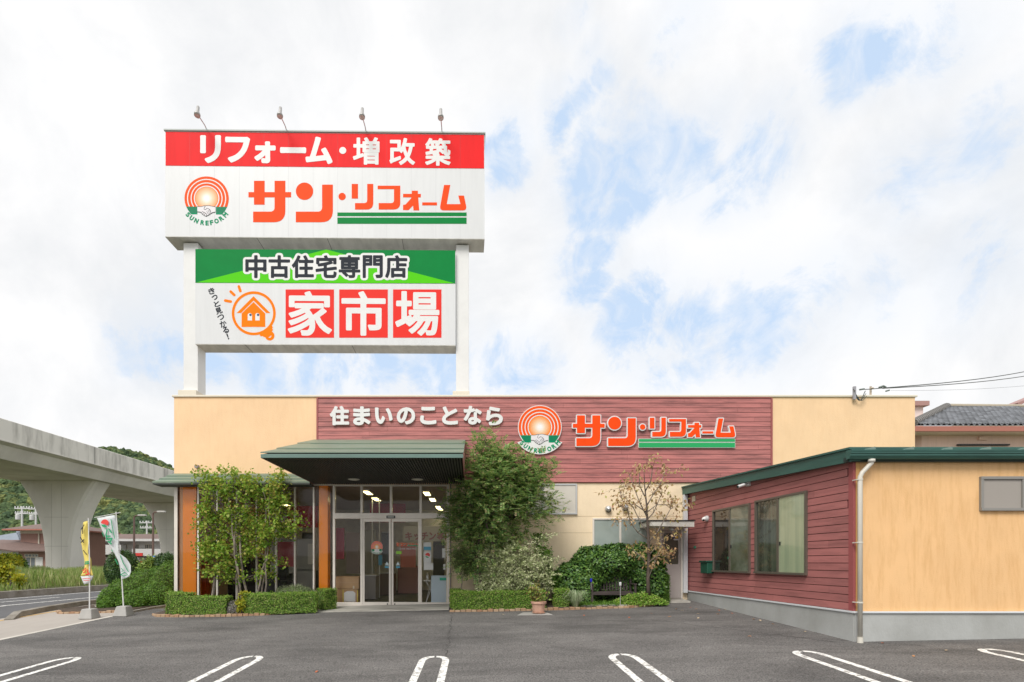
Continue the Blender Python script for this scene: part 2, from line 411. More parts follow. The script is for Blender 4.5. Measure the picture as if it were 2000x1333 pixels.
def place_chars(items):
    """items: (char, x0, x1, z0, z1, rot) boxes -> segments in sign coordinates; the glyph's ink fills its box"""
    out = []
    for (ch, x0, x1, z0, z1, rot) in items:
        s, b = glyph(ch); sx = (x1 - x0) / (b[1] - b[0]); sz = (z1 - z0) / (b[3] - b[2]); cx, cz = (x0 + x1) / 2, (z0 + z1) / 2
        c, q = math.cos(rot), math.sin(rot)
        def T(x, z):
            x = (x - (b[0] + b[1]) / 2) * sx; z = (z - (b[2] + b[3]) / 2) * sz; return cx + x * c - z * q, cz + x * q + z * c
        for (ax, az, bx, bz) in s: out.append((*T(ax, az), *T(bx, bz)))
    return out
def segs_of(loops): return [(*lp[i], *lp[(i + 1) % len(lp)]) for lp in loops for i in range(len(lp))]
def bold(segs, off, h=.012, thick=.01, y0=0.0):
    A = np.array(segs); m = abs(off) + 3 * h
    X, Z, F = seg_sdf(segs, A[:, [0, 2]].min() - m, A[:, [0, 2]].max() + m, A[:, [1, 3]].min() - m, A[:, [1, 3]].max() + m, h)
    return fill(contour(X, Z, F, off), thick, y0)
def merge(gs):
    g = G()
    for q in gs:
        for v in q.v: pass
        g.add(np.concatenate(q.v), q.f, 0)
    return g
def arcp(cx, cz, r, a0, a1, n=10): return [(cx + r * math.cos(R(a0 + (a1 - a0) * i / n)), cz + r * math.sin(R(a0 + (a1 - a0) * i / n))) for i in range(n + 1)]

# ------------------------------------------------------------------ the setting: ground, lot, pavement, road
M_ASPH = mat('asphalt', (.175, .166, .158), .88, col2=(.115, .109, .105), vscale=.55, bump=.5, bscale=160, thr=(.3, .62))
def speckle(m, scale, lo, hi, stain=.25):
    nt = m.node_tree; N = nt.nodes; L = nt.links; b = N['Principled BSDF']; src = b.inputs['Base Color'].links[0].from_socket
    tc = N.new('ShaderNodeTexCoord'); n = N.new('ShaderNodeTexNoise'); n.inputs['Scale'].default_value = scale; n.inputs['Detail'].default_value = 3
    L.new(tc.outputs['Object'], n.inputs['Vector']); mr = N.new('ShaderNodeMapRange'); L.new(n.outputs['Fac'], mr.inputs['Value'])
    mr.inputs['From Min'].default_value = .35; mr.inputs['From Max'].default_value = .68; mr.inputs['To Min'].default_value = lo; mr.inputs['To Max'].default_value = hi
    mp = N.new('ShaderNodeMapping'); mp.inputs['Scale'].default_value = (.35, 1.3, 1); L.new(tc.outputs['Object'], mp.inputs[0])
    n2 = N.new('ShaderNodeTexNoise'); n2.inputs['Scale'].default_value = .9; n2.inputs['Detail'].default_value = 7; n2.inputs['Roughness'].default_value = .7; n2.inputs['Distortion'].default_value = .8
    L.new(mp.outputs[0], n2.inputs['Vector']); mr2 = N.new('ShaderNodeMapRange'); L.new(n2.outputs['Fac'], mr2.inputs['Value'])
    mr2.inputs['From Min'].default_value = .32; mr2.inputs['From Max'].default_value = .6; mr2.inputs['To Min'].default_value = 1 - stain; mr2.inputs['To Max'].default_value = 1
    mm = N.new('ShaderNodeMath'); mm.operation = 'MULTIPLY'; L.new(mr.outputs[0], mm.inputs[0]); L.new(mr2.outputs[0], mm.inputs[1])
    v = N.new('ShaderNodeVectorMath'); v.operation = 'SCALE'; L.new(src, v.inputs[0]); L.new(mm.outputs[0], v.inputs['Scale']); L.new(v.outputs[0], b.inputs['Base Color'])
speckle(M_ASPH, 48, .5, 1.6, .45)
M_ROAD = mat('road_asphalt', (.10, .10, .105), .85, var=.12, vscale=.6, bump=.2, bscale=80)
M_PAVE = mat('pavement', (.40, .365, .33), .85, col2=(.32, .29, .26), vscale=.6, stretch=(1, .35, 1), bump=.15)
M_GROUND = mat('ground_soil', (.13, .12, .07), .95, col2=(.08, .09, .04), vscale=.2)
M_KERB = mat('kerb_concrete', (.30, .28, .25), .9, col2=(.17, .15, .12), vscale=2.2, bump=.3)
gp = [(-3000, -3000), (3000, -3000), (3000, 3000), (-3000, 3000)]
sheet('ground', gp, -.012, M_GROUND)
sheet('parking_lot', [(-9.97, -14), (22, -14), (22, 15.9), (-9.97, 15.9)], 0, M_ASPH)
sheet('lot_edge_strip', [(-10.12, -14), (-9.97, -14), (-9.97, 15.0), (-10.12, 15.0)], .004, mat('edge_strip', (.52, .49, .44), .8, var=.1, vscale=4))
sheet('pavement', [(-13.0, -14), (-10.12, -14), (-10.12, 200), (-13.0, 200)], 0, M_PAVE)
sheet('road', [(-18.6, -60), (-13.0, -60), (-13.0, 400), (-18.6, 400)], -.004, M_ROAD)
sheet('yellow_guide_line', [(-12.72, -14), (-12.62, -14), (-12.62, 30), (-12.72, 30)], .004, mat('yellow_line', (.55, .33, .08), .7, var=.2, vscale=8))
for x in (-18.15, -15.45):
    sheet('road_edge_line' if x < -18 else 'road_lane_line', [(x - .07, -60), (x + .07, -60), (x + .07, 300), (x - .07, 300)], .004, M_LINE)
for k in range(14):
    y = 8 + k * 5.2
    sheet('road_lane_dash', [(-16.95, y), (-16.82, y), (-16.82, y + 2.6), (-16.95, y + 2.6)], .004, M_LINE)
sheet('road_shoulder_line', [(-14.2, 17.6), (-14.06, 17.6), (-14.06, 120), (-14.2, 120)], .004, M_LINE)

def parking_line(cx, d, half):
    """one half of a hairpin bay marking: a long stroke that curls in at its far end"""
    w = .055; pts = [(half * .19, d - 6.0), (half * .19, d - .34)]
    r = .16 if half > 0 else .17
    for i in range(1, 9):
        a = i / 8 * math.pi / 2; pts.append((half * (.19 - r + r * math.cos(a)), d - .34 + .30 * math.sin(a)))
    pts.append((half * .018, d - .04))
    L_, R_ = [], []
    for i, p in enumerate(pts):
        a = pts[max(i - 1, 0)]; b = pts[min(i + 1, len(pts) - 1)]; t = Vector((b[0] - a[0], b[1] - a[1])).normalized(); n = Vector((-t.y, t.x))
        L_.append((cx + p[0] + n.x * w + (p[1] - d) * .01, p[1] + n.y * w)); R_.append((cx + p[0] - n.x * w + (p[1] - d) * .01, p[1] - n.y * w))
    g = G(); n = len(pts)
    v = [(x, y, gz(x, y) + .004) for x, y in L_ + R_]
    g.add(v, [(i, i + 1, n + i + 1, n + i) for i in range(n - 1)])
    struct(g.build('parking_line', M_LINE))
for cx, d in [(-6.95, 8.98), (-3.72, 8.80), (-.59, 8.5), (2.43, 8.40), (5.37, 8.36), (8.25, 8.24), (-10.0 + .0, 9.2)][:6]:
    for h in (-1, 1): parking_line(cx, d, h)
def crack(pts, w=.012):
    g = G(); P = [Vector((x, y, 0)) for x, y in pts]; L_, R_ = [], []
    for i, p in enumerate(P):
        t = (P[min(i + 1, len(P) - 1)] - P[max(i - 1, 0)]).normalized(); q = Vector((-t.y, t.x, 0)) * w * random.uniform(.3, 1) / 2; L_.append(p + q); R_.append(p - q)
    n = len(P); g.add([(p.x, p.y, gz(p.x, p.y) + .003) for p in L_ + R_], [(i, i + 1, n + i + 1, n + i) for i in range(n - 1)]); struct(g.build('asphalt_crack', mat('crack_dark', (.05, .047, .045), .95)))
def wander(x0, y0, x1, y1, n, j): return [(x0 + (x1 - x0) * i / n + random.gauss(0, j), y0 + (y1 - y0) * i / n + random.gauss(0, j * .5)) for i in range(n + 1)]
crack(wander(-.36, 6.2, -.5, 13.6, 60, .025), .022); crack(wander(4.2, 11.8, 6.4, 9.0, 30, .03), .03); crack(wander(5.4, 9.9, 7.6, 8.5, 20, .03), .02); crack(wander(-9.5, 9.6, -4.6, 10.6, 40, .03)); crack(wander(1.0, 12.2, 3.9, 11.7, 26, .03))
# entrance slab of pale concrete
def slab(name, poly, h, m):
    g = G(); n = len(poly)
    top = [(x, y, gz(x, y) + h) for x, y in poly]; bot = [(x, y, gz(x, y) - .1) for x, y in poly]
    g.add(top + bot, [tuple(range(n))] + [(i, n + i, n + (i + 1) % n, (i + 1) % n) for i in range(n)]); return g.build(name, m)
struct(slab('entrance_slab', [(-4.62, 14.25), (-.62, 14.25), (-.62, 15.5), (-4.3, 15.5), (-4.3, 15.1)], .02, M_SLAB))
struct(slab('door_step_slab', [(5.5, 14.75), (6.32, 14.75), (6.32, 15.5), (5.5, 15.5)], .05, M_SLAB))
struct(slab('drain_plate', [(PX(1010, 13.0), 12.95), (PX(1078, 13.0), 12.9), (PX(1066, 13.4), 13.45), (PX(1022, 13.4), 13.45)], .006, M_CONC))
# kerbs
def kerb(name, pts, w, h, m, taper=True):
    g = G(); n = len(pts); vs = []
    for i, p in enumerate(pts):
        a = pts[max(i - 1, 0)]; b = pts[min(i + 1, n - 1)]; t = Vector((b[0] - a[0], b[1] - a[1])).normalized(); q = Vector((-t.y, t.x)) * w / 2
        hh = h * (.25 if (taper and i == 0) else 1)
        z = gz(p[0], p[1])
        vs += [(p[0] - q.x, p[1] - q.y, z - .1), (p[0] - q.x * .85, p[1] - q.y * .85, z + hh), (p[0] + q.x * .85, p[1] + q.y * .85, z + hh), (p[0] + q.x, p[1] + q.y, z - .1)]
    f = [(i * 4 + k, i * 4 + k + 1, i * 4 + 5 + k, i * 4 + 4 + k) for i in range(n - 1) for k in range(3)] + [(0, 1, 2, 3), (4 * n - 1, 4 * n - 2, 4 * n - 3, 4 * n - 4)]
    return struct(g.add(vs, f).build(name, m, bevel=.012))
kerb('kerb', [(-12.55, 13.9), (-12.85, 14.5), (-13.0, 15.5)] + [(-13.0, y) for y in range(17, 160, 6)], .24, .15, M_KERB)
kerb('verge_kerb', [(-18.75, y) for y in range(-30, 200, 5)], .3, .27, M_KERB, False)
kerb('bed_kerb', [(-10.0, 14.9), (-9.9, 16), (-9.6, 17.0), (-9.4, 19)], .14, .06, M_KERB, False)
# planter soil beds
def bed(name, poly): return struct(slab(name, poly, .05, M_SOIL))
bedL = [(-8.95, 15.45), (-8.95, 14.45), (-8.6, 14.05), (-7.9, 13.9), (-6.6, 13.82), (-5.6, 13.95), (-4.7, 14.3), (-4.35, 14.9), (-4.3, 15.45)]
bedR = [(-.58, 15.48), (-.58, 13.85), (.6, 13.78), (2.5, 13.8), (4.3, 13.95), (5.1, 14.3), (5.38, 14.8), (5.4, 15.48)]
bedF = [(-13.0 + .3, 15.8), (-12.2, 15.2), (-10.3, 15.3), (-10.0, 16.8), (-9.3, 17.4), (-9.3, 26), (-12.6, 26)]
bed('planting_bed', bedL); bed('planting_bed', bedR); bed('planting_bed', bedF)
M_BRICK = mat('edging_brick', (.36, .22, .13), .9, var=.3, vscale=6, island2=[(.30, .14, .075), (.42, .28, .17), (.5, .40, .28), (.25, .15, .1)], bump=.4)
def edging(pts, label, step=.14):
    g = G(); P = [Vector((x, y, 0)) for x, y in pts]
    for a, b in zip(P, P[1:]):
        n = max(1, int((b - a).length / step)); an = math.atan2((b - a).y, (b - a).x)
        for k in range(n):
            c = a.lerp(b, (k + .5) / n); l = (b - a).length / n * .46
            M = Matrix.Translation((c.x, c.y, gz(c.x, c.y) + .03)) @ Matrix.Rotation(an + random.uniform(-.06, .06), 4, 'Z')
            g.box(-l, l, -.055, .055, -.08, .01 + random.uniform(0, .035), M=M)
    o = g.build('brick_edging', M_BRICK, bevel=.012); centre(o); tag(o, label, 'edging', 'brick borders of the planting beds')
edging(bedL[1:8], 'low brick border curving round the planting bed left of the entrance')
edging(bedR[1:8], 'low brick border round the planting bed with the bench')
edging([(-12.5, 15.5), (-12.15, 15.12), (-11.2, 15.1), (-10.3, 15.15)], 'low brick border of the shrub bed behind the banner stands')

# ------------------------------------------------------------------ main shop building
W = 15.5
XL, XR = PX(340, W), PX(1787, W)
ZT = PZ(770, W); ZS = PZ(943, W)
SH = empty('shop_building', (2.2, 21, 0), 'long low shop with yellow walls, red board band and glazed entrance', 'shop building')
g = G()   # shell: walls, roof
g.box(XL, XR, W, W + .2, ZS - .02, ZT - .09); g.box(XL, XL + .2, W + .2, 27, -.4, ZT - .09); g.box(XR - .2, XR, W + .2, 27, -.4, ZT - .09)
g.box(XL + .2, XR - .2, 26.8, 27, -.4, ZT - .09)
g.build('wall', M_STUCCO, SH)
G().box(XL + .2, XR - .2, W + .2, 26.8, ZT - .75, ZT - .6).build('roof', M_CONC, SH)
g = G(); g.box(XL - .05, XR + .05, W - .04, W + .26, ZT - .088, ZT - .03); g.box(XL - .05, XL + .26, W + .26, 27.05, ZT - .088, ZT - .03); g.box(XR - .26, XR + .05, W + .26, 27.05, ZT - .088, ZT - .03)
g.build('parapet_cap', mat('cap_beige', (.74, .68, .56), .5), SH, bevel=.01)
g = G(); x0 = PX(872, W); g.box(x0, XR - .2, W + .002, W + .2, -.4, ZS - .024); wc = g.build('lower_wall', M_CREAM, SH)
g = G()
for px in (1135,): pass
for z in (PZ(1010, W) - .48, PZ(1010, W) + .02, .35 + .45): g.box(x0 + .1, 6.5, W - .001, W + .01, z, z + .012)
g.build('panel_joint', mat('joint_tan', (.55, .42, .26), .9), SH)
# red board band
def boards(x0, x1, z0, z1, pitch, g, y0, t, seed=1, lens=(1.9, 4.4)):
    rd = random.Random(seed); n = round((z1 - z0) / pitch); p = (z1 - z0) / n
    for k in range(n):
        x = x0 - rd.uniform(0, 3)
        while x < x1:
            l = rd.uniform(*lens); a, b = max(x, x0), min(x + l, x1); x += l
            if b - a < .05: continue
            zz = z0 + k * p; j = rd.uniform(0, .003)
            g.add([(a + .002, y0 - t - j - .006, zz + .004), (b - .002, y0 - t - j - .006, zz + .004), (b - .002, y0 - t - j, zz + p - .007), (a + .002, y0 - t - j, zz + p - .007),
                   (a + .002, y0, zz + .004), (b - .002, y0, zz + .004), (b - .002, y0, zz + p - .007), (a + .002, y0, zz + p - .007)],
                  [(0, 1, 2, 3), (0, 4, 5, 1), (3, 2, 6, 7), (0, 3, 7, 4), (1, 5, 6, 2)])
bx0, bx1 = PX(619, W), PX(1507, W)
G().box(bx0, bx1, W - .022, W - .002, ZS, ZT - .13).build('board_backing', M_GROOVE, SH)
g = G(); boards(bx0 + .05, bx1 - .05, ZS + .01, ZT - .14, .1426, g, W - .022, .02); g.build('red_boards', M_SIDE, SH)
g = G(); g.box(bx0, bx0 + .045, W - .06, W - .022, ZS, ZT - .13); g.box(bx1 - .045, bx1, W - .06, W - .022, ZS, ZT - .13); g.box(bx0 + .045, bx1 - .045, W - .06, W - .022, ZT - .138, ZT - .115)
g.build('board_trim', mat('trim_red', (.36, .10, .095), .6), SH)

# entrance canopy: a wedge with stepped copper-green roof and a dark slatted soffit
CX0, CX1, CF = -4.72, -.19, 11.55
zs, zf0, zf1, zw = 3.586, 3.60, 3.70, PZ(857, W)
CAN = G()
N_ = 3; ys = [CF, CF + .95, CF + 2.45, W]
for k in range(N_):
    a, b = ys[k], ys[k + 1]; za, zb = [zf1 + (zw - zf1) * (q_ - CF) / (W - CF) for q_ in (a, b)]
    CAN.prism([(a - .03, za + .0), (b - .002, zb - .022), (b - .002, zb - .06), (a - .03, za - .025)], 'x', CX0 - .02, CX1 + .02)
can = CAN.build('canopy_roof', M_GREENMET, SH)
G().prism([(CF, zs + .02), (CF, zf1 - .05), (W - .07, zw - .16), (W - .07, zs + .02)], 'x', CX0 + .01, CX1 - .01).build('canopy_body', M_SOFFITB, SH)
g = G(); g.box(CX0 - .015, CX1 + .015, CF - .03, CF - .002, zs - .02, zf1 - .048)
g.build('canopy_fascia', mat('fascia_teal', (.13, .21, .18), .45, metal=.1, var=.12, vscale=.8), SH, bevel=.006)
for xs_ in (CX1 - .008, CX0 - .014): G().prism([(CF, zs - .02), (CF, zf1 - .05), (W - .07, zw - .14), (W - .07, zs - .02)], 'x', xs_, xs_ + .022).build('canopy_side', mat('canopy_side', (.36, .16, .14), .6), SH)
g = G(); x = CX0 + .03
while x < CX1 - .05:
    g.box(x, x + .035, CF + .01, W - .06, zs - .02, zs + .018); x += .066
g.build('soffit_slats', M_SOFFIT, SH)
for px in (691, 815):
    d = 14.5; q = G(); q.lathe([(.16, 0), (.165, -.012), (.13, -.022), (.125, -.01)], (PX(px, d), d, zs - .018), 24); f = q.build('downlight', mat('lamp_ring', (.6, .58, .52), .4), SH)
    G().lathe([(.12, 0), (.12, -.003)], (PX(px, d), d, zs - .034), 20).build('diffuser', mat('lamp_opal', (.75, .72, .62), .5), f)
# lower eave on the left of the canopy
ey0 = W - .45; ez0, ez1 = PZ(941, ey0), PZ(924, W); EX0, EX1 = PX(298, ey0), CX0 - .02
g = G()
for k in range(3):
    a0, a1 = k / 3, (k + 1) / 3
    ya, yb = ey0 + (W - ey0) * a0, ey0 + (W - ey0) * a1; za, zb = ez0 + (ez1 - ez0) * a0, ez0 + (ez1 - ez0) * a1
    xa, xb = EX0 + .36 * a0, EX0 + .36 * a1
    g.add([(xa - .01, ya - .012, za + .012), (EX1, ya - .012, za + .012), (EX1, yb, zb - .012), (xb, yb, zb - .012), (xa - .01, ya - .012, za - .03), (EX1, ya - .012, za - .03), (EX1, yb, zb - .05), (xb, yb, zb - .05)],
          [(0, 1, 2, 3), (4, 7, 6, 5), (0, 4, 5, 1), (1, 5, 6, 2), (2, 6, 7, 3), (3, 7, 4, 0)])
g.build('eave_roof', M_GREENMET, SH)
g = G(); g.add([(EX0, ey0 - .005, ez0 - .035), (EX1, ey0 - .005, ez0 - .035), (EX1, W, ez0 - .06), (EX0, W, ez0 - .06), (EX0, ey0 - .005, ez0 - .075), (EX1, ey0 - .005, ez0 - .075), (EX1, W, ez0 - .09), (EX0, W, ez0 - .09)],
             [(0, 1, 2, 3), (4, 7, 6, 5), (0, 4, 5, 1), (1, 5, 6, 2), (2, 6, 7, 3), (3, 7, 4, 0)])
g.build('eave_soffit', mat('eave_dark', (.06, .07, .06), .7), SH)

# glazing: left shop window
zg0, zg1 = .0, PZ(948, W)
yG = W + .02
def bars(name, xs, w, z0, z1, y0, y1, m, par):
    g = G()
    for x in xs: g.box(x - w / 2, x + w / 2, y0, y1, z0, z1)
    return g.build(name, m, par)
GL = [345, 386, 423, 461, 500, 538, 575, 612, 651]
xg = [PX(p, W) for p in GL]
zb = -.18
bars('mullion', xg[:-1], .045, zb, zg1, yG, yG + .09, M_METAL, SH)
G().box(xg[0] - .03, xg[-1] - .03, yG + .002, yG + .088, zg1 + .001, zg1 + .06).build('window_head', M_METAL, SH)
G().box(XL + .0, XL + .1, W + .0, W + .15, zb, zg1 + .05).build('corner_post', M_METAL, SH)
G().box(xg[0] - .05, xg[-1] + .05, W + .0, W + .2, -.4, zb).build('window_sill', M_METAL, SH)
for a, b in zip(xg, xg[1:]):
    G().box(a + .0226, b - .0226, yG + .04, yG + .048, zb, zg1).build('window_pane', M_GLASS, SH)
# entrance screen
e = {k: PX(k, W) for k in (652, 706, 763.5, 821.5, 875)}; zt = PZ(946, W); zh0, zh1 = PZ(1013, W), PZ(1002, W); zf = PZ(1185, W)
g = G()
for k in (652, 706, 763.5, 821.5, 875): g.box(e[k] - .035, e[k] + .035, yG - .02, yG + .1, zh1, zt)
for k in (652, 706, 821.5, 875): g.box(e[k] - .035, e[k] + .035, yG - .02, yG + .1, zf, zh0)
g.box(e[652] - .035, e[875] + .035, yG - .024, yG + .104, zh0, zh1); g.box(e[652] + .036, e[875] - .036, yG - .018, yG + .09, zt - .05, zt - .001)
g.box(e[652] + .036, e[706] - .036, yG - .018, yG + .09, zf, zf + .13); g.box(e[821.5] + .036, e[875] - .036, yG - .018, yG + .09, zf, zf + .13)
g.build('entrance_frame', M_METAL, SH, bevel=.004)
ks = (652, 706, 763.5, 821.5, 875)
for a, b in zip(ks, ks[1:]): G().box(e[a] + .036, e[b] - .036, yG + .03, yG + .038, zh1 + .001, zt - .051).build('transom_pane', M_GLASS, SH)
for a, b in ((652, 706), (821.5, 875)): G().box(e[a] + .036, e[b] - .036, yG + .03, yG + .038, zf + .131, zh0 - .001).build('side_pane', M_GLASS, SH)
g = G(); x = e[763.5]; g.box(x - .13, x + .13, yG - .05, yG - .025, PZ(1010.5, W) - .025, PZ(1010.5, W) + .05); sens = g.build('door_sensor', M_DARK, SH)
G().box(x - .1, x + .1, yG - .055, yG - .051, PZ(1010.5, W) - .008, PZ(1010.5, W) + .033).build('sensor_window', mat('sensor_pale', (.5, .52, .48), .3), sens)
doors = []
for (a, b) in ((708, 763), (764.4, 820)):
    xa, xb = PX(a, W), PX(b, W); g = G(); yy = yG + .0
    g.box(xa, xa + .055, yy, yy + .045, zf + .02, zh0 - .004); g.box(xb - .055, xb, yy, yy + .045, zf + .02, zh0 - .004)
    g.box(xa + .055, xb - .055, yy + .002, yy + .043, zf + .02, zf + .14); g.box(xa + .055, xb - .055, yy + .002, yy + .043, zh0 - .09, zh0 - .004)
    dd = g.build('sliding_door', M_METAL, SH); doors.append((dd, xa, xb))
    G().box(xa + .056, xb - .056, yy + .02, yy + .028, zf + .141, zh0 - .091).build('door_pane', M_GLASS, dd)
    lx = xb - .1 if a == 708 else xa + .1; G().lathe([(.02, 0), (.02, -.01)], (0, 0, 0), 12, M=Matrix.Rotation(R(-90), 4, 'X')).build('lock', M_DARK, dd, local=True).location = (lx - 2.2, yy - 21 - .004, zf + .08)
G().box(e[875] + .036, x0 + .2, W - .0, W + .2, -.4, ZS - .024).build('corner_wall', M_CREAM, SH)
# room behind the glass
M_INW = mat('room_wall', (.72, .70, .67), .8, var=.1); M_INC = mat('room_ceiling', (.45, .40, .37), .85); M_INF = mat('room_floor', (.28, .14, .10), .35, var=.2)
xi0, xi1, yb = XL + .21, e[875] + .3, 23.0
g = G(); g.box(xi0, xi1, yb, yb + .1, -.2, 3.7); g.box(xi1, xi1 + .1, W + .21, yb + .1, -.2, 3.7); g.build('room_wall', M_INW, SH)
G().box(xi0, xi1, W + .21, yb, 3.56, 3.62).build('room_ceiling', M_INC, SH)
G().box(xi0, xi1, W + .12, yb, -.25, zf + .012).build('room_floor', M_INF, SH)
M_TROFF = mat('ceiling_and_fill_tube', (1, .86, .40), .5, emit=4.0)
for (px, py) in [(718, 960), (735, 973), (834, 962), (845, 974), (856, 989), (860, 998), (560, 985), (470, 985)]:  # the last two, on the left, are added to brighten the room
    d = 2.31 / ((1097 - py) / 1000); d = min(d, 22.3); X = PX(px, d)
    f = G().box(X - .12, X + .12, d - .45, d + .45, 3.50, 3.558).build('ceiling_and_fill_light', M_WHITE, SH)
    G().box(X - .09, X + .09, d - .42, d + .42, 3.488, 3.499).build('diffuser', M_TROFF, f)
# orange panels and pillars just inside the glass
for a, b, dd in ((357, 383, 15.6), (623, 640, 15.6)):
    G().box(PX(a, dd), PX(b, dd), dd, dd + .3, -.2, 3.55).build('orange_pillar', M_PANEO, SH)
G().box(PX(388, 16.2), PX(402, 16.2), 16.2, 16.5, -.2, 3.55).build('orange_pillar', mat('red_orange_panel', (.55, .08, .015), .3), SH)
# cream wall windows, vents
def win(x0, x1, z0, z1, m, pm, par, mid=None, fr=.05, y=W, prefix='window'):
    g = G(); t = .045
    g.box(x0, x1, y - t, y + .02, z1 - fr, z1); g.box(x0, x1, y - t - .01, y + .02, z0, z0 + fr)
    g.box(x0, x0 + fr, y - t + .002, y + .02, z0 + fr, z1 - fr); g.box(x1 - fr, x1, y - t + .002, y + .02, z0 + fr, z1 - fr)
    if mid is not None: g.box(mid - .03, mid + .03, y - t + .004, y + .02, z0 + fr, z1 - fr)
    o = g.build(prefix, m, par, bevel=.004); xs = [x0 + fr, x1 - fr] if mid is None else [x0 + fr, mid - .03, mid + .03, x1 - fr]
    for k in range(0, len(xs), 2): G().box(xs[k] + .001, xs[k + 1] - .001, y - .018 - .01 * (k > 0), y + .01, z0 + fr + .001, z1 - fr - .001).build('pane', pm, o)
    return o
win(PX(998, W), PX(1127, W), PZ(1005, W), PZ(945, W), M_ALU, M_BEIGEG, SH, PX(1060, W))
win(PX(1157, W), PX(1266, W), PZ(1092, W), PZ(1012, W), M_METAL, M_FROST, SH, PX(1211, W))
# side door in the nook
xd0, xd1 = PX(1288, W), PX(1332, W); zd0, zd1 = PZ(1169, W), PZ(1035, W)
g = G(); g.box(xd0 - .0, xd0 + .05, W - .05, W + .02, zd0, zd1); g.box(xd1 - .05, xd1, W - .05, W + .02, zd0, zd1); g.box(xd0, xd1, W - .052, W + .02, zd1, zd1 + .05)
fr = g.build('side_door', M_METAL, SH)
zmid = PZ(1102, W)
g = G(); a, b = xd0 + .052, xd1 - .052; g.box(a, b, W - .03, W + .01, zd0 + .02, zmid); g.box(a, a + .07, W - .03, W + .01, zmid, zd1 - .01); g.box(b - .07, b, W - .03, W + .01, zmid, zd1 - .01); g.box(a + .07, b - .07, W - .03, W + .01, zd1 - .1, zd1 - .01)
g.build('door_leaf', mat('door_mauve', (.42, .38, .36), .5), fr, bevel=.004)
G().box(a + .07, b - .07, W - .012, W + .004, zmid, zd1 - .1).build('door_pane', mat('door_pane_dark', (.10, .10, .075), .15), fr)
g = G(); sx, sz = PX(1320, W), PZ(1050, W); g.box(sx - .075, sx + .075, W - .016, W - .0125, sz - .08, sz + .08); stk = g.build('sticker', mat('sticker_blue', (.02, .05, .30), .4), fr)
G().prism([(sx - .07, sz - .03), (sx + .07, sz - .03), (sx + .07, sz + .075)], 'y', W - .019, W - .0165).build('sticker_flash', mat('sticker_yellow', (.8, .55, .02), .4), stk)
G().box(sx - .075, sx + .075, W - .019, W - .0165, sz - .079, sz - .045).build('sticker_band', M_WHITE, stk)
# awning over the side door
ya = 14.55
g = G(); g.prism([(PX(1270, ya), PZ(1027, ya)), (PX(1286, ya), PZ(1030, ya) + .02), (PX(1356, ya), PZ(1029, ya)), (PX(1356, ya), PZ(1018, ya)), (PX(1270, ya), PZ(1018, ya))][:1] + [(PX(1356, ya), PZ(1029, ya)), (PX(1356, ya), PZ(1018, ya)), (PX(1270, ya), PZ(1018, ya))], 'y', ya, W - .05)
aw = g.build('door_awning', mat('awning_pale', (.62, .60, .55), .5), SH)
G().box(PX(1268, ya), PX(1358, ya), ya - .02, W - .04, PZ(1018, ya) + .002, PZ(1018, ya) + .035).build('awning_top', M_DARK, aw)
G().lathe([(.10, 0), (.10, -.06), (.06, -.09)], (PX(1313, 15.1), 15.1, PZ(1029, ya) - .0), 16).build('awning_light', M_ALU, aw)
# wall vents
def hood(px, py):
    g = G(); M = Matrix.Rotation(R(90), 4, 'X'); g.lathe([(.095, 0), (.095, .05), (.085, .11), (.05, .15), (.0, .16)], (0, 0, 0), 20, M=M)
    o = g.build('vent_hood', M_ALU, SH, local=True, smooth=True); o.location = (PX(px, W) - 2.2, W - 21, PZ(py, W))
    q = G().lathe([(.07, 0), (.07, .006)], (0, 0, 0), 16, M=Matrix.Rotation(R(130), 4, 'X')).build('vent_opening', M_DARK, o, local=True); q.location = (.0, -.11, -.062)
hood(1187, 994); hood(1220, 991)
g = G(); xx, zz = PX(386, W), PZ(911, W); g.box(xx - .055, xx + .055, W - .09, W, zz - .03, zz + .035); g.box(xx - .045, xx + .045, W - .10, W - .002, zz - .06, zz - .031); g.build('wall_sensor', mat('sensor_grey', (.3, .27, .27), .5), SH, bevel=.008)
# downpipe at the end of the cream wall
g = G(); g.box(PX(1334, 15.42), PX(1342, 15.42), 15.36, 15.46, PZ(1158, 15.4), PZ(966, 15.4)); g.build('white_downpipe', mat('pipe_white', (.62, .64, .66), .4), SH, bevel=.01)
g = G(); g.tube([(PX(880, 15.4), 15.42, PZ(1160, W)), (PX(880, 15.4), 15.42, PZ(946, W))], .02, 8); g.build('grey_conduit', mat('conduit_grey', (.25, .22, .2), .5), SH)

# ------------------------------------------------------------------ annex on the right
AN = empty('annex_building', (10, 12, 0), 'low annex with red boarded side, orange stucco front and green roof edge', 'annex building')
A0, A1 = Vector((PX(1343, W), W)), Vector((PX(1668, 9.0), 9.0))     # foot of its red wall, far to near
u = (A1 - A0).normalized(); nrm = Vector((u.y, -u.x)); nrm = nrm if nrm.x < 0 else -nrm; LEN = (A1 - A0).length
def AM(s, o, z): p = A0 + u * s + nrm * o; return (p.x, p.y, z)    # s along the wall towards the camera, o out of the wall
MA = Matrix(((u.x, nrm.x, 0, A0.x), (u.y, nrm.y, 0, A0.y), (0, 0, 1, 0), (0, 0, 0, 1)))
zdrip = .345; XE = 14.5; zr0, zr1 = 3.26, 2.97
g = G(); g.box(A1.x + .02, XE, 9.0, 9.15, zdrip, zr1 + .12); g.build('orange_wall', M_STUCCO2, AN)
g = G(); g.box(A1.x + .0, XE, 8.985, 9.13, -.6, zdrip - .02); g.box(0, LEN - .001, -.12, .012, -.6, zdrip - .02, M=MA); g.build('foundation', M_FOUND, AN)
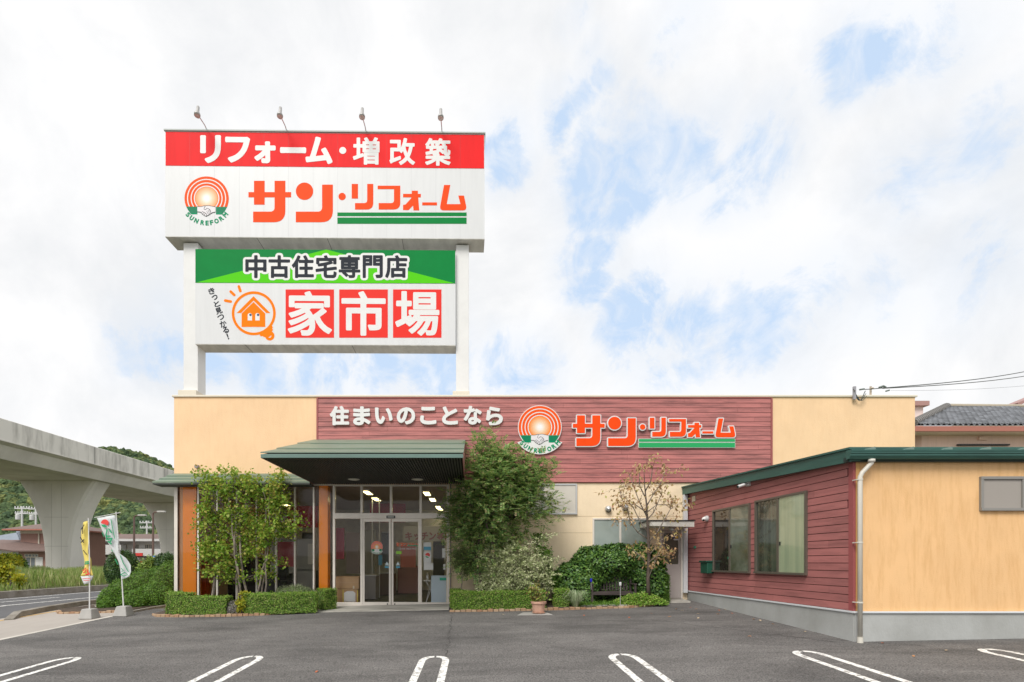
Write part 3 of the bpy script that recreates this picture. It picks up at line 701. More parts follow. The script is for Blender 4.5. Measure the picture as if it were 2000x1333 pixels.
g = G(); g.box(-.0, LEN + .02, .0, .035, zdrip - .018, zdrip + .016, M=MA); g.box(A1.x - .03, XE, 8.955, 8.99, zdrip - .018, zdrip + .016); g.build('drip_strip', mat('drip_white', (.66, .68, .70), .35), AN, bevel=.004)
g = G(); g.prism([(0, zdrip), (LEN, zdrip), (LEN, zr1 + .1), (0, zr0 + .1)], 'y', -.12, -.001)
g.v[-1] = np.array([tuple(MA @ Vector(p)) for p in g.v[-1]]); g.build('board_backing', M_GROOVE, AN)
gb = G(); rows = 21; ph = .1406
for k in range(rows):
    z0 = zdrip + .02 + k * ph; zt_ = z0 + ph
    zlim = lambda s: zr0 + (zr1 - zr0) * s / LEN + .06
    rd = random.Random(k); s = -rd.uniform(0, 3)
    while s < LEN - .12:
        l = rd.uniform(2.2, 4.2); a, b = max(s, .0), min(s + l, LEN - .1); s += l
        if b - a < .05 or z0 > zlim(a): continue
        v = []
        for (ss, oo, zz) in [(a + .002, .016, z0 + .004), (b - .002, .016, z0 + .004), (b - .002, .011, zt_ - .008), (a + .002, .011, zt_ - .008), (a + .002, 0, z0 + .004), (b - .002, 0, z0 + .004), (b - .002, 0, zt_ - .008), (a + .002, 0, zt_ - .008)]:
            v.append(AM(ss, oo, min(zz, zlim(ss))))
        gb.add(v, [(0, 1, 2, 3), (0, 4, 5, 1), (3, 2, 6, 7), (0, 3, 7, 4), (1, 5, 6, 2)])
gb.build('red_boards', M_SIDE2, AN)
g = G(); g.box(LEN - .1, LEN + .012, -.1, .022, zdrip + .018, zr1 + .08, M=MA); g.build('corner_trim', mat('trim_red2', (.33, .085, .085), .6), AN)
g = G(); g.box(A1.x + .022, A1.x + .09, 8.98, 9.0, zdrip + .018, zr1 + .08); g.build('corner_strip', mat('corner_orange', (.62, .36, .13), .7), AN)
# annex roof, fascia, gutter
sl = (zr1 - zr0) / LEN
def zroof(s): return zr0 + sl * s
g = G(); ov = .16; q = G()
for (s0, s1) in ((-.25, LEN + .1),):
    v = [AM(s0, ov, zroof(s0) - .0), AM(s1, ov, zroof(s1)), AM(s1, ov, zroof(s1) + .21), AM(s0, ov, zroof(s0) + .2), AM(s0, ov - .03, zroof(s0)), AM(s1, ov - .03, zroof(s1)), AM(s1, ov - .03, zroof(s1) + .21), AM(s0, ov - .03, zroof(s0) + .2)]
    q.add(v, [(0, 1, 2, 3), (4, 7, 6, 5), (0, 4, 5, 1), (3, 2, 6, 7), (0, 3, 7, 4), (1, 5, 6, 2)])
q.build('fascia_board', M_FASCIA, AN)
q = G(); s0, s1 = -.3, LEN + .14
v = [AM(s0, ov + .03, zroof(s0) + .205), AM(s1, ov + .03, zroof(s1) + .215), (XE, AM(s1, 0, 0)[1], zroof(s1) + .215), (XE, AM(s0, 0, 0)[1], zroof(s0) + .205)]
v += [(a, b, c + .035) for a, b, c in v]
q.add(v, [(0, 1, 2, 3), (4, 5, 6, 7), (0, 1, 5, 4), (1, 2, 6, 5), (2, 3, 7, 6), (3, 0, 4, 7)]); q.build('roof', M_FASCIA, AN)
q = G(); v = [AM(-.2, ov - .031, zroof(-.2) + .012), AM(LEN + .1, ov - .031, zroof(LEN) + .012), AM(LEN + .1, -.05, zroof(LEN) + .012), AM(-.2, -.05, zroof(-.2) + .012)]
v += [(a, b, c + .02) for a, b, c in v]; q.add(v, [(0, 1, 2, 3), (4, 5, 6, 7), (0, 1, 5, 4), (1, 2, 6, 5), (2, 3, 7, 6), (3, 0, 4, 7)]); q.build('eave_soffit', M_FASCIA, AN)
gy = 8.78; gzz = PZ(895, gy) ; gx0 = PX(1662, gy)
prof = [(0, 0), (-.07, .0), (-.11, .05), (-.11, .085), (-.125, .09), (-.125, .12), (-.135, .125), (-.135, .15), (.0, .15)]
g = G(); g.prism([(gy + .12 + a, gzz + b) for a, b in prof], 'x', gx0, XE); g.build('gutter', M_FASCIA, AN, bevel=.003)
G().box(gx0 + .03, XE, gy + .121, 9.0, gzz - .03, gzz + .04).build('eave_board', mat('eave_green_dark', (.012, .035, .03), .6), AN)
for k in range(9):
    x = gx0 + .25 + k * .66; G().prism([(x, gzz + .151), (x + .17, gzz + .151), (x + .16, gzz + .20), (x + .02, gzz + .165)], 'y', gy - .01, gy + .5).build('roof_seam', mat('seam_green', (.16, .24, .21), .45), AN)
# downpipe with elbow
dp = 8.88; xp = PX(1680, dp)
g = G(); g.tube([(PX(1703, gy + .05), gy + .06, gzz + .0), (PX(1703, gy + .05), gy + .06, gzz - .07), (PX(1698, gy + .06), gy + .08, gzz - .12), (PX(1684, dp), dp, gzz - .23), (xp, dp, gzz - .3), (xp, dp, gz(xp, dp) + .0)], .037, 14)
g.lathe([(.055, 0), (.055, .05)], (PX(1703, gy + .05), gy + .06, gzz - .055), 14)
pp = g.build('downpipe', M_PIPE, AN, smooth=True)
g = G()
for py in (938, 1061, 1178): z = PZ(py, dp); g.lathe([(.043, 0), (.043, .025)], (xp, dp, z), 14); g.box(xp - .065, xp - .035, dp - .01, dp + .1, z + .004, z + .02)
g.lathe([(.047, 0), (.043, .1)], (xp, dp, gz(xp, dp) + .002), 14); g.build('pipe_bracket', M_PIPE, pp)
# annex windows on the red wall
def swin(pa, pb, pma, z0, z1, paneA, paneB):
    def S(px):
        k = (px - 920) / 1000; return (k * A0.y - A0.x) / (u.x - k * u.y)
    s0, s1, sm = S(pa), S(pb), S(pma); f = .045; g = G()
    g.box(s0, s1, .0, .06, z1 - f, z1, M=MA); g.box(s0, s1, .0, .085, z0, z0 + f, M=MA); g.box(s0, s0 + f, 0, .058, z0 + f, z1 - f, M=MA); g.box(s1 - f, s1, 0, .058, z0 + f, z1 - f, M=MA)
    g.box(sm - .03, sm + .03, 0, .054, z0 + f, z1 - f, M=MA); o = g.build('window', M_BRONZE, AN)
    G().box(s0 + f, sm - .03, .017, .024, z0 + f, z1 - f, M=MA).build('pane', paneA, o); G().box(sm + .03, s1 - f, .017, .038, z0 + f, z1 - f, M=MA).build('pane', paneB, o)
    G().box(sm + .06, sm + .085, .038, .055, z0 + .62, z0 + .70, M=MA).build('latch', M_DARK, o)
    return o
M_PG1 = mat('pane_dark_green', (.085, .10, .075), .12, col2=(.03, .033, .026), vscale=1.1, stretch=(3, 5, .2), coat=1, thr=(.35, .6))
M_PG2 = mat('pane_pale_green', (.40, .45, .29), .12, col2=(.27, .33, .22), vscale=.9, stretch=(3, 6, .25), coat=1, thr=(.3, .62))
M_PG3 = mat('pane_black', (.03, .026, .022), .08, coat=1); M_PG4 = mat('pane_grey_green', (.18, .20, .155), .1, col2=(.085, .095, .06), coat=1, vscale=1.2, thr=(.35, .6))
swin(1478, 1579, 1523, .96, 2.645, M_PG1, M_PG2); swin(1395, 1467.5, 1428, .955, 2.62, M_PG3, M_PG4)
win(PX(1912, 9), PX(2060, 9), PZ(998, 9), PZ(931, 9), mat('annex_win_frame', (.27, .26, .24), .4, metal=.2), mat('screen_grey', (.33, .30, .27), .6), AN, PX(1996, 9), y=9.0)
g = G(); g.box(.35, .55, .0, .03, 3.0, 3.16, M=MA); g.build('junction_box', mat('box_beige', (.55, .5, .38), .5), AN)
for s, z in ((.45, 1.62), (2.35, 1.29)): G().box(s, s + .12, .014, .03, z, z + .07, M=MA).build('small_plate', mat('plate_green', (.03, .22, .13), .4), AN)
# fixed fittings that are things of their own
def thing(name, loc, label, cat, group=None, rz=0): return empty(name, loc, label, cat, group, rz)
c0 = AM(1.42, .2, 1.0)
t = thing('mailbox', (c0[0], c0[1], PZ(1119, c0[1])), 'dark green metal mailbox fixed to the red boarded annex wall', 'mailbox'); zz = PZ(1120, c0[1])
g = G(); g.box(1.22, 1.62, .02, .2, zz, zz + .34, M=MA); g.build('body', mat('mailbox_green', (.012, .075, .045), .45), t, bevel=.02)
G().box(1.2, 1.64, .018, .235, zz + .30, zz + .352, M=MA).build('lid', mat('mailbox_lid', (.01, .055, .035), .4), t, bevel=.015)
def camera_thing(px, py, bullet):
    k = (px - 920) / 1000; s = (k * A0.y - A0.x) / (u.x - k * u.y); p = AM(s, 0, 0); z = PZ(py, p[1])
    if bullet:
        t = thing('security_camera', (p[0], p[1], z), 'white bullet security camera under the green fascia of the annex', 'security camera')
        G().box(s - .05, s + .07, .0, .07, z - .03, z + .07, M=MA).build('mount', M_WHITE, t, bevel=.008)
        g = G(); a = AM(s, .08, z + .02); b = AM(s + .1, .34, z - .06); g.tube([a, b], .035, 14); g.build('barrel', M_WHITE, t)
        c = AM(s + .103, .35, z - .063); G().tube([b, c], .03, 14).build('lens', M_DARK, t)
    else:
        t = thing('security_camera', (p[0], p[1], z), 'round grey dome security camera beside the smaller annex window', 'security camera')
        M = MA @ Matrix.Translation((s, 0, z)) @ Matrix.Rotation(R(-90), 4, 'X')
        G().lathe([(.085, 0), (.085, .05), (.07, .09)], (0, 0, 0), 20, M=M).build('mount', mat('cam_grey', (.5, .5, .5), .4), t, smooth=True)
        G().lathe([(.065, .09), (.06, .13), (.035, .165), (0.001, .175)], (0, 0, 0), 20, M=MA @ Matrix.Translation((s, 0, z - .015)) @ Matrix.Rotation(R(-90), 4, 'X')).build('dome', M_WHITE, t, smooth=True)
        a = AM(s + .045, .14, z - .04); b = AM(s + .06, .165, z - .055); G().tube([a, b], .028, 12).build('lens', M_DARK, t)
camera_thing(1383, 1013, False); camera_thing(1464, 947, True)

# ------------------------------------------------------------------ sign artwork
def arc_c(p0, c, p1, n=7):  # quadratic corner
    return [((1 - t) ** 2 * p0[0] + 2 * t * (1 - t) * c[0] + t * t * p1[0], (1 - t) ** 2 * p0[1] + 2 * t * (1 - t) * c[1] + t * t * p1[1]) for t in [i / n for i in range(n + 1)]]
def circ(cx, cy, r, n=28): return [(cx + r * math.cos(2 * math.pi * i / n), cy + r * math.sin(2 * math.pi * i / n)) for i in range(n)]
LOGO = [
    [(577, 480), (638, 480), (638, 545), (695, 545), (695, 480), (757, 480), (757, 545), (790, 545), (790, 575), (757, 575)] + arc_c((757, 650), (757, 718), (690, 718)) + [(572, 718), (572, 657)] + arc_c((670, 657), (695, 657), (695, 630)) + [(695, 575), (638, 575), (638, 617), (577, 617), (577, 575), (545, 575), (545, 545), (577, 545)],
    circ(867, 540, 50),
    [(968, 502), (1030, 502)] + arc_c((1030, 650), (1030, 718), (963, 718)) + [(817, 718), (817, 657)] + arc_c((943, 657), (968, 657), (968, 630)),
    circ(1083, 570, 21),
    [(1138, 498), (1174, 498), (1174, 582), (1138, 582)],
    [(1227, 498), (1262, 498)] + arc_c((1262, 605), (1262, 645), (1222, 645)) + [(1157, 645), (1157, 608)] + arc_c((1208, 608), (1227, 608), (1227, 590)),
    [(1287, 508), (1417, 508)] + arc_c((1417, 605), (1417, 645), (1377, 645)) + [(1293, 645), (1293, 608)] + arc_c((1362, 608), (1381, 608), (1381, 590)) + [(1381, 528), (1287, 528)],
    [(1483, 537), (1518, 537), (1518, 555), (1535, 555), (1535, 575), (1520, 575), (1526, 650), (1493, 650), (1490, 622), (1465, 648), (1433, 648), (1433, 618), (1447, 616), (1480, 580), (1480, 575), (1433, 575), (1433, 555), (1483, 555)],
    [(1543, 604), (1628, 604), (1628, 621), (1543, 621)],
    [(1668, 504), (1704, 504), (1684, 614), (1763, 614), (1750, 565), (1783, 565)] + arc_c((1795, 622), (1801, 650), (1775, 650)) + arc_c((1668, 650), (1641, 650), (1647, 622)),
]
LBARS = [[(1056, 662), (1798, 662), (1798, 683), (1056, 683)], [(1056, 691), (1798, 691), (1798, 727), (1056, 727)]]
def mapl(loops, fx): return [[fx(*p) for p in lp] for lp in loops]

SUNM = bpy.data.materials.new('sun_disc_print'); SUNM.use_nodes = True
def _sun():
    nt = SUNM.node_tree; N = nt.nodes; L = nt.links; b = N['Principled BSDF']; b.inputs['Roughness'].default_value = .35
    tc = N.new('ShaderNodeTexCoord'); ln = N.new('ShaderNodeVectorMath'); ln.operation = 'LENGTH'; L.new(tc.outputs['Object'], ln.inputs[0])
    r = N.new('ShaderNodeValToRGB'); L.new(ln.outputs['Value'], r.inputs[0]); e = r.color_ramp.elements
    e[0].position = .08; e[0].color = (.88, .86, .84, 1); e[1].position = .5; e[1].color = (.88, .25, .02, 1); q = e.new(.26); q.color = (.86, .6, .38, 1)
    L.new(r.outputs[0], b.inputs['Base Color'])
_sun()
def emblem(par, cx, cz, rad, yb, pal=None, white_back=True, hand=(.80, .70, .55), small=False, th=.004):
    """round sun emblem with handshake and curved words; local to par, faces -y, its back plane at yb"""
    T = lambda x, z: (cx + x * rad, cz + z * rad)
    org = mat('emblem_orange', (.86, .10, .012), .5, spec=.1); hm = mat('emblem_hand', hand, .5)
    y = yb
    def put(name, loops, m, t, lvl=None, p=par):
        g = fill(mapl(loops, T), t, y); return g.build(name, m, p, local=True)
    if white_back:
        text_back = [T_ for T_ in [(-.93, -.62)] + [(1.28 * math.sin(R(a)), -1.28 * math.cos(R(a))) for a in range(-52, 53, 8)] + [(.93, -.62)]]
        lo = arcp(0, 0, 1.035, -38, 218, 60) + [(1.28 * math.sin(R(a)), -1.28 * math.cos(R(a))) for a in range(-56, 57, 7)]
        back = put('emblem_back', [lo], M_WHITE, .055); y -= .055
    cut = -.38; ca = math.degrees(math.asin(.38))
    put('emblem_disc', [arcp(0, 0, 1, -ca, 180 + ca, 60)], org, th); y -= th
    for r in ((.862, .70, .555) if not small else (.85, .7, .56)):
        c2 = math.degrees(math.asin(min(.38 / r, 1))); put('emblem_ring', [arcp(0, 0, r + .022, -c2, 180 + c2, 48) + arcp(0, 0, r - .022, 180 + c2, -c2, 48)], M_WHITE, th * .6)
    c2 = math.degrees(math.asin(.38 / .515)); g = fill([arcp(0, 0, .515, -c2, 180 + c2, 40)], th * .6 / rad, 0)
    s = g.build('emblem_sun', SUNM, par, local=True); s.location = (cx, y, cz); s.scale = (rad, rad, rad)
    y2 = y; y = yb - (.055 if white_back else 0)
    for sx in (-1, 1):
        lo = [(-.42, -.385), (-.925, -.385)] + [(math.cos(R(a)), math.sin(R(a))) for a in (205, 209, 213, 217, 220)][0:] 
        lo = [(-.42, -.385), (-.92, -.385), (-.84, -.54), (-.76, -.65), (-.69, -.725), (-.42, -.725)]
        lo = [(x * (-sx), z) for x, z in lo]; put('emblem_cuff', [lo], M_TEAL, th)
        if not small:
            for k in range(6):
                z = -.425 - k * .045; e_ = math.sqrt(max(0, 1 - z * z)) - .02; gx = G(); a, b = sorted((sx * .43, sx * e_))
                p0, p1 = T(a, z), T(b, z); gx.box(p0[0], p1[0], y - th - .002, y - th + .001, p0[1] - .006 * rad, p0[1] + .006 * rad); gx.build('cuff_line', mat('cuff_dark', (.0, .10, .06), .5), par, local=True)
    U = lambda X, Z: ((X - 652) / 478, -(Z - 640) / 478)
    y = y2 - th * .6
    hp = [U(*p) for p in [(452, 822), (540, 820), (600, 803), (650, 800), (700, 797), (760, 808), (800, 822), (842, 825), (842, 935), (790, 945), (745, 965), (700, 1000), (640, 1032), (600, 1012), (560, 985), (520, 940), (452, 932)]]
    put('emblem_hands', [hp], hm, th * .6)
    if not small:
        st = [[(452, 822), (540, 820), (600, 803), (700, 797), (760, 808), (842, 825)], [(452, 932), (520, 940), (560, 985), (600, 1012), (640, 1032), (700, 1000), (745, 965), (790, 945), (842, 935)],
              [(625, 812), (600, 850), (600, 882), (625, 890), (665, 856), (700, 868), (738, 900), (745, 940)], [(655, 920), (690, 985)], [(682, 900), (718, 972)], [(708, 885), (740, 952)],
              [(538, 955), (568, 926), (600, 945), (560, 982)], [(600, 945), (635, 965), (590, 1005)], [(635, 965), (655, 985), (640, 1030)]]
        gg = G()
        for pl in st: gg.tube([(*T(*U(*p))[:1], y - th * .6, T(*U(*p))[1]) for p in pl], .009 * rad, 5)
        gg.build('hand_outline', M_INK, par, local=True)
    yt = yb - (.055 if white_back else 0)
    items = []
    for ch, a, w in zip('SUNREFORM', (-48.5, -37, -24.5, -9.8, 1, 11.5, 23.5, 36, 49), (.13, .14, .15, .14, .12, .12, .165, .145, .17)):
        r = 1.12; x, z = r * math.sin(R(a)), -r * math.cos(R(a)); w *= 1.05; items.append((ch, x - w / 2, x + w / 2, z - .098, z + .098, R(a)))
    sg = place_chars(items); h = .007 if not small else .012
    A = [tuple((v * rad) for v in s_) for s_ in sg]; A = [(a + cx, b + cz, c + cx, d + cz) for a, b, c, d in A]
    bold(A, .013 * rad, h * rad, th, yt).build('emblem_words', M_TEAL, par, local=True)

# ------------------------------------------------------------------ rooftop billboard
TH = math.atan(.0119)
BB = empty('rooftop_billboard', (-5.29, 18.5, ZT - .7), 'tall two-board shop billboard on white posts rising behind the roof parapet', 'billboard', None, TH)
def BU(px, py=None, dy=0.0):
    k = (px - 920) / 1000; Y0 = 18.5 + dy; uu = (Y0 * k + 5.29) / (math.cos(TH) - math.sin(TH) * k)
    if py is None: return uu
    return uu, EYE - (py - 1097) / 1000 * (Y0 + uu * math.sin(TH)) - (ZT - .7)
def bpost(px0, px1, base):
    g = G(); a, b = BU(px0, None, .3), BU(px1, None, .3); g.box(a, b, .25, .82, -.1, BU(640, 478, .3)[1]); o = g.build('post', M_WHITE, BB, local=True, bevel=.01)
    g = G(); g.box(a - .12, b + .02 + .12 * 0, .1, .95, -.1, BU(640, 766, .3)[1]); g.build('post_base', mat('cap_beige', (.74, .68, .56), .5), o, local=True, bevel=.01)
bpost(360, 388, 0); bpost(891, 916, 0)
u0, u1 = BU(322.5), BU(946.5); zt0 = BU(322, 256)[1]; zb0 = BU(322, 462.5)[1]; zr_ = BU(322, 323.5)[1]; DEP = .8
ub = G().box(u0, u1, .0, DEP, zb0 + .02, zt0).build('upper_board', M_SIGNW, BB, local=True)
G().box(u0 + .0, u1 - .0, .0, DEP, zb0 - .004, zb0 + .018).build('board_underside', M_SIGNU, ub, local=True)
G().box(u0 - .03, u1 + .03, -.04, DEP + .03, zt0 + .002, zt0 + .05).build('board_cap', mat('cap_greygreen', (.36, .40, .37), .5), ub, local=True)
g = G(); g.box(u0 + .02, u1 - .02, -.008, -.001, zr_, zt0 - .03); g.build('red_band', M_RED, ub, local=True)
g = G()
for k in range(1, 13):
    x = u0 + (u1 - u0) * k / 13; g.box(x - .0025, x + .0025, -.0025, -.0005, zb0 + .05, zr_ - .01)
g.build('panel_seam', mat('seam_grey', (.50, .51, .52), .5), ub, local=True)
g = G()
for k in range(1, 13):
    x = u0 + (u1 - u0) * k / 13; g.box(x - .003, x + .003, -.0095, -.0085, zr_ + .01, zt0 - .04)
g.build('band_seam', mat('seam_red', (.50, .02, .02), .5), ub, local=True)
g = G()
for k in (.285, .505, .74): x = u0 + (u1 - u0) * k; g.box(x - .008, x + .008, .01, DEP - .01, zb0 - .009, zb0 - .0045)
g.build('underside_joint', mat('joint_dark', (.12, .11, .1), .8), ub, local=True)
z1 = lambda zx, zy: BU(300 + zx / 2.941, 190 + zy / 2.941)
def boxed(ch, x0, x1, y0, y1, f, off, rot=0):
    (a, b), (c, d) = f(x0, y1), f(x1, y0); return (ch, a + off, c - off, b + off, d - off, rot)
ko = .052; it = [boxed(c, *b, z1, ko) for c, b in zip('リフォーム', [(268, 388, 219, 379), (412, 555, 229, 376), (580, 702, 255, 380), (727, 877, 289, 322), (873, 1028, 229, 384)])]
SG = place_chars(it); G_ = [bold(place_chars([q]), ko, .012, .006, -.008) for q in it]
a, b = z1(1087, 307); G_.append(fill([circ(a, b, .125)], .006, -.008))
merge(G_).build('white_lettering', M_WHITE, ub, local=True)
ko = .028; it = [boxed(c, *b, z1, ko) for c, b in zip('増改築', [(1145, 1298, 232, 388), (1355, 1502, 236, 390), (1560, 1706, 237, 394)])]
merge([bold(place_chars([q]), ko, .009, .006, -.008) for q in it]).build('white_lettering', M_WHITE, ub, local=True)
fill(mapl(LOGO, z1), .004, -.001).build('orange_lettering', M_ORANGE, ub, local=True)
fill(mapl(LBARS, z1), .004, -.001).build('green_stripe', M_GREEN, ub, local=True)
ex, ez = BU(403.7, 387.6); emblem(ub, ex, ez, 43.0 * .0184, -.001, white_back=False, hand=(.75, .72, .74))
# lower board
l0, l1 = BU(381.5, None, .12), BU(890, None, .12); lt, lb = BU(381, 486.5, .12)[1], BU(381, 672.5, .12)[1]
lbd = G().box(l0, l1, .12, .85, lb + .02, lt).build('lower_board', M_SIGNW, BB, local=True)
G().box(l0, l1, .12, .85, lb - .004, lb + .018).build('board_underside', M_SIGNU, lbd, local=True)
g = G()
for k in (.19, .6): x = l0 + (l1 - l0) * k; g.box(x - .008, x + .008, .13, .84, lb - .009, lb - .0045)
g.build('underside_joint', MATS['joint_dark'], lbd, local=True)
z2 = lambda zx, zy: BU(340 + zx / 3.226, 460 + zy / 3.226, .12)
def q2(pts): return mapl([pts], z2)
g = fill(q2([(135, 86), (1772, 94), (1772, 303), (135, 298)]), .006, .119); g.build('green_band', M_GREEN, lbd, local=True)
fill(q2([(140, 297), (960, 89), (1768, 302)]), .003, .113).build('lime_gable', M_LIME, lbd, local=True)
bx = [(452, 582), (598, 730), (745, 880), (894, 1025), (1040, 1172), (1191, 1314), (1332, 1468)]
ko = .016; it = [boxed(c, x0, x1, 128, 267, z2, ko) for c, (x0, x1) in zip('中古住宅専門店', bx)]
merge([bold(place_chars([q]), ko + .011, .008, .003, .105) for q in it]).build('dark_lettering', M_INK, lbd, local=True)
SZ = 8; bold(place_chars(it), ko + .095, .02, .003, .109).build('white_outline', M_WHITE, lbd, local=True); SZ = 3
for ch, (x0, x1) in zip('家市場', [(703, 1008), (1041, 1347), (1380, 1685)]):
    sq = fill(q2([(x0, 340), (x1, 340), (x1, 644), (x0, 644)]), .004, .119).build('red_square', mat('kanji_red', (.80, .04, .03), .5, spec=.1), lbd, local=True)
    ko = .042; q = boxed(ch, x0 + 14, x1 - 13, 352, 631, z2, ko); bold(place_chars([q]), ko, .010, .003, .115).build('kanji', M_WHITE, sq, local=True)
z4 = lambda zx, zy: BU(400 + zx / 10.256, 550 + zy / 10.256, .12)
its = []
for ch, x, y, s, hh in [('き', 137, 190, 118, 118), ('っ', 200, 318, 110, 90), ('と', 245, 447, 112, 108), ('見', 280, 585, 126, 122), ('つ', 322, 715, 128, 96), ('か', 368, 845, 128, 120), ('る', 420, 970, 112, 122), ('！', 462, 1100, 24, 110)]:
    (a, b), (c, d) = z4(x - s / 2, y + hh / 2), z4(x + s / 2, y - hh / 2); its.append((ch, a, c, b, d, R(20)))
merge([bold(place_chars([q]), .007, .006, .004, .119) for q in its]).build('slogan_lettering', M_INK, lbd, local=True)
lg = []
ringo, ringi = circ(982, 635, 440, 64), circ(982, 635, 388, 60)
lg.append(fill(mapl([ringo, ringi], z4), .004, .119))
lg.append(fill(mapl([[(978, 292), (1315, 630), (1232, 630), (978, 380), (730, 630), (640, 630)]], z4), .003, .119))
lg.append(fill(mapl([[(978, 408), (1212, 640), (1212, 908), (738, 908), (738, 640)]], z4), .0035, .119))
def capsule(x0, y0, x1, y1, r):
    a = math.degrees(math.atan2(y1 - y0, x1 - x0)); return arcp(x1, y1, r, a - 90, a + 90, 8) + arcp(x0, y0, r, a + 90, a + 270, 8)
for c in ((412, 380, 520, 400, 27), (520, 200, 592, 268, 27), (684, 98, 713, 188, 27)): lg.append(fill(mapl([capsule(*c)], z4), .004, .119))
lg.append(fill(mapl([[(1290, 905), (1345, 882), (1367, 915), (1352, 938), (1369, 968), (1345, 998), (1320, 1060), (1215, 1115), (1182, 1112), (1160, 1092), (1128, 1098), (1098, 1072), (1112, 1052), (1210, 1010)]], z4), .0025, .119))
lg.append(fill(mapl([circ(1302, 1085, 95, 30), [(1270, 1122), (1335, 1075), (1335, 1100), (1310, 1125)]], z4), .0032, .119))
merge(lg).build('house_lamp_logo', M_LOGOO, lbd, local=True)
for x in (905, 1057):
    e_ = fill(mapl([[(x - 43, 780), (x - 43, 672)] + arcp(x, 675, 43, 180, 360, 8) + [(x + 43, 780)]], z4), .002, .1145).build('logo_window', M_WHITE, lbd, local=True)
    fill(mapl([circ(x + 13, 668, 25)], z4), .002, .112).build('logo_dot', M_BLUE, e_, local=True)
for (bx_, by_, hx, hy) in [(404, 252, 386, 229), (560, 257, 549, 235), (715, 259, 708.5, 236), (863.5, 263, 863, 241)]:
    uu = BU(bx_); x2 = uu - .02
    g = G(); g.tube([(uu, .1, zt0 + .02), (uu - .01, -.12, zt0 + .12), (x2, -.62, zt0 + .10)], .018, 8); arm = g.build('lamp_arm', M_ALU, BB, local=True)
    M = Matrix.Translation((x2, -.63, zt0 + .02)) @ Matrix.Rotation(R(-10), 4, 'X')
    g = G(); g.lathe([(.10, -.0), (.105, .06), (.07, .13), (.055, .2), (.05, .37), (.03, .39)], (0, 0, 0), 16, M=M); g.build('lamp_head', mat('lamp_grey', (.42, .41, .40), .45, metal=.3), arm, local=True, smooth=True)
    G().lathe([(.085, -.006), (.09, -.003)], (0, 0, 0), 16, M=M).build('lamp_glass', mat('lamp_lens', (.62, .60, .58), .2), arm, local=True)

# ------------------------------------------------------------------ lettering on the board band
t = empty('wall_lettering', (PX(815, W), W - .08, PZ(832, W)), 'raised white lettering on the red boards above the entrance canopy', 'sign')
o0 = ORI[t.name]
f6 = lambda zx, zy: (PX(600 + zx / 4.348, W - .1) - o0[0], PZ(750 + zy / 4.348, W - .1) - o0[2])
ko = .026
for ch, x0, x1, y0, y1 in [('住', 192, 356, 186, 350), ('ま', 390, 537, 190, 350), ('い', 575, 725, 200, 338), ('の', 760, 917, 198, 343), ('こ', 958, 1097, 193, 343), ('と', 1145, 1280, 190, 345), ('な', 1328, 1482, 185, 345), ('ら', 1518, 1662, 192, 350)]:
    bold(place_chars([boxed(ch, x0, x1, y0, y1, f6, ko)]), ko, .006, .06, .035).build('letter', M_WHITE, t, local=True)
t = empty('round_emblem_sign', (PX(1053.5, W), W - .06, PZ(836, W)), 'round orange and white emblem board with handshake on the red boards', 'sign')
emblem(t, 0, 0, 41.2 * .01545, .015, hand=(.84, .74, .58))
t = empty('orange_wall_sign', (PX(1277, W), W - .08, PZ(840, W)), 'orange block lettering edged in white over two green stripes on the red boards', 'sign')
o0 = ORI[t.name]
def f7(bx_, by_): zx = 495 + (bx_ - 545) * 1132 / 1253; zy = 220 + (by_ - 480) * .897; return (PX(980 + zx / 3.571, W - .1) - o0[0], PZ(750 + zy / 3.571, W - .1) - o0[2])
LL = mapl(LOGO, f7); SZ = 2
X_, Z_ = None, None
for i, lp in enumerate(LL):
    sg = segs_of([lp]); bold(sg, .028 + .001 * (i % 2), .008, .07 + .0015 * (i % 3), .035).build('letter_border', M_WHITE, t, local=True)
fill(LL, .004, -.0395).build('letter_face', M_ORANGE, t, local=True)
BL = mapl(LBARS, f7)
for lp in BL: bold(segs_of([lp]), .011, .008, .05, .035).build('stripe_border', M_WHITE, t, local=True)
fill(BL, .004, -.0155).build('green_stripe', M_GREENL, t, local=True); SZ = 3

# stickers on the doors and panes
dd, xa, xb = doors[0]
def dloc(px, py): return (PX(px, W) - 2.2, PZ(py, W))
holder = bpy.data.objects.new('glass_emblem', None)
def child_empty(name, par, loc):
    o = bpy.data.objects.new(name, None); COL.objects.link(o); o.parent = par; o.location = loc; ORI[o.name] = loc; o.empty_display_size = .1; return o
ge = child_empty('glass_emblem', SH, (PX(735.6, W) - 2.2, W - 21 + .036, PZ(1068, W)))
emblem(ge, 0, 0, 11.2 * .0155, 0, white_back=True, small=True, th=.002)
for o in ge.children:
    if o.name.startswith('emblem_back'): o.scale = (1, .05, 1); o.location = (0, -.002, 0)
    else: o.location[1] += .05
def gsheet(name, px0, px1, py0, py1, m, y=.03, par=None, t=.003):
    g = G(); g.box(PX(px0, W), PX(px1, W), W + y - t, W + y, PZ(py1, W), PZ(py0, W)); return g.build(name, m, par or SH)
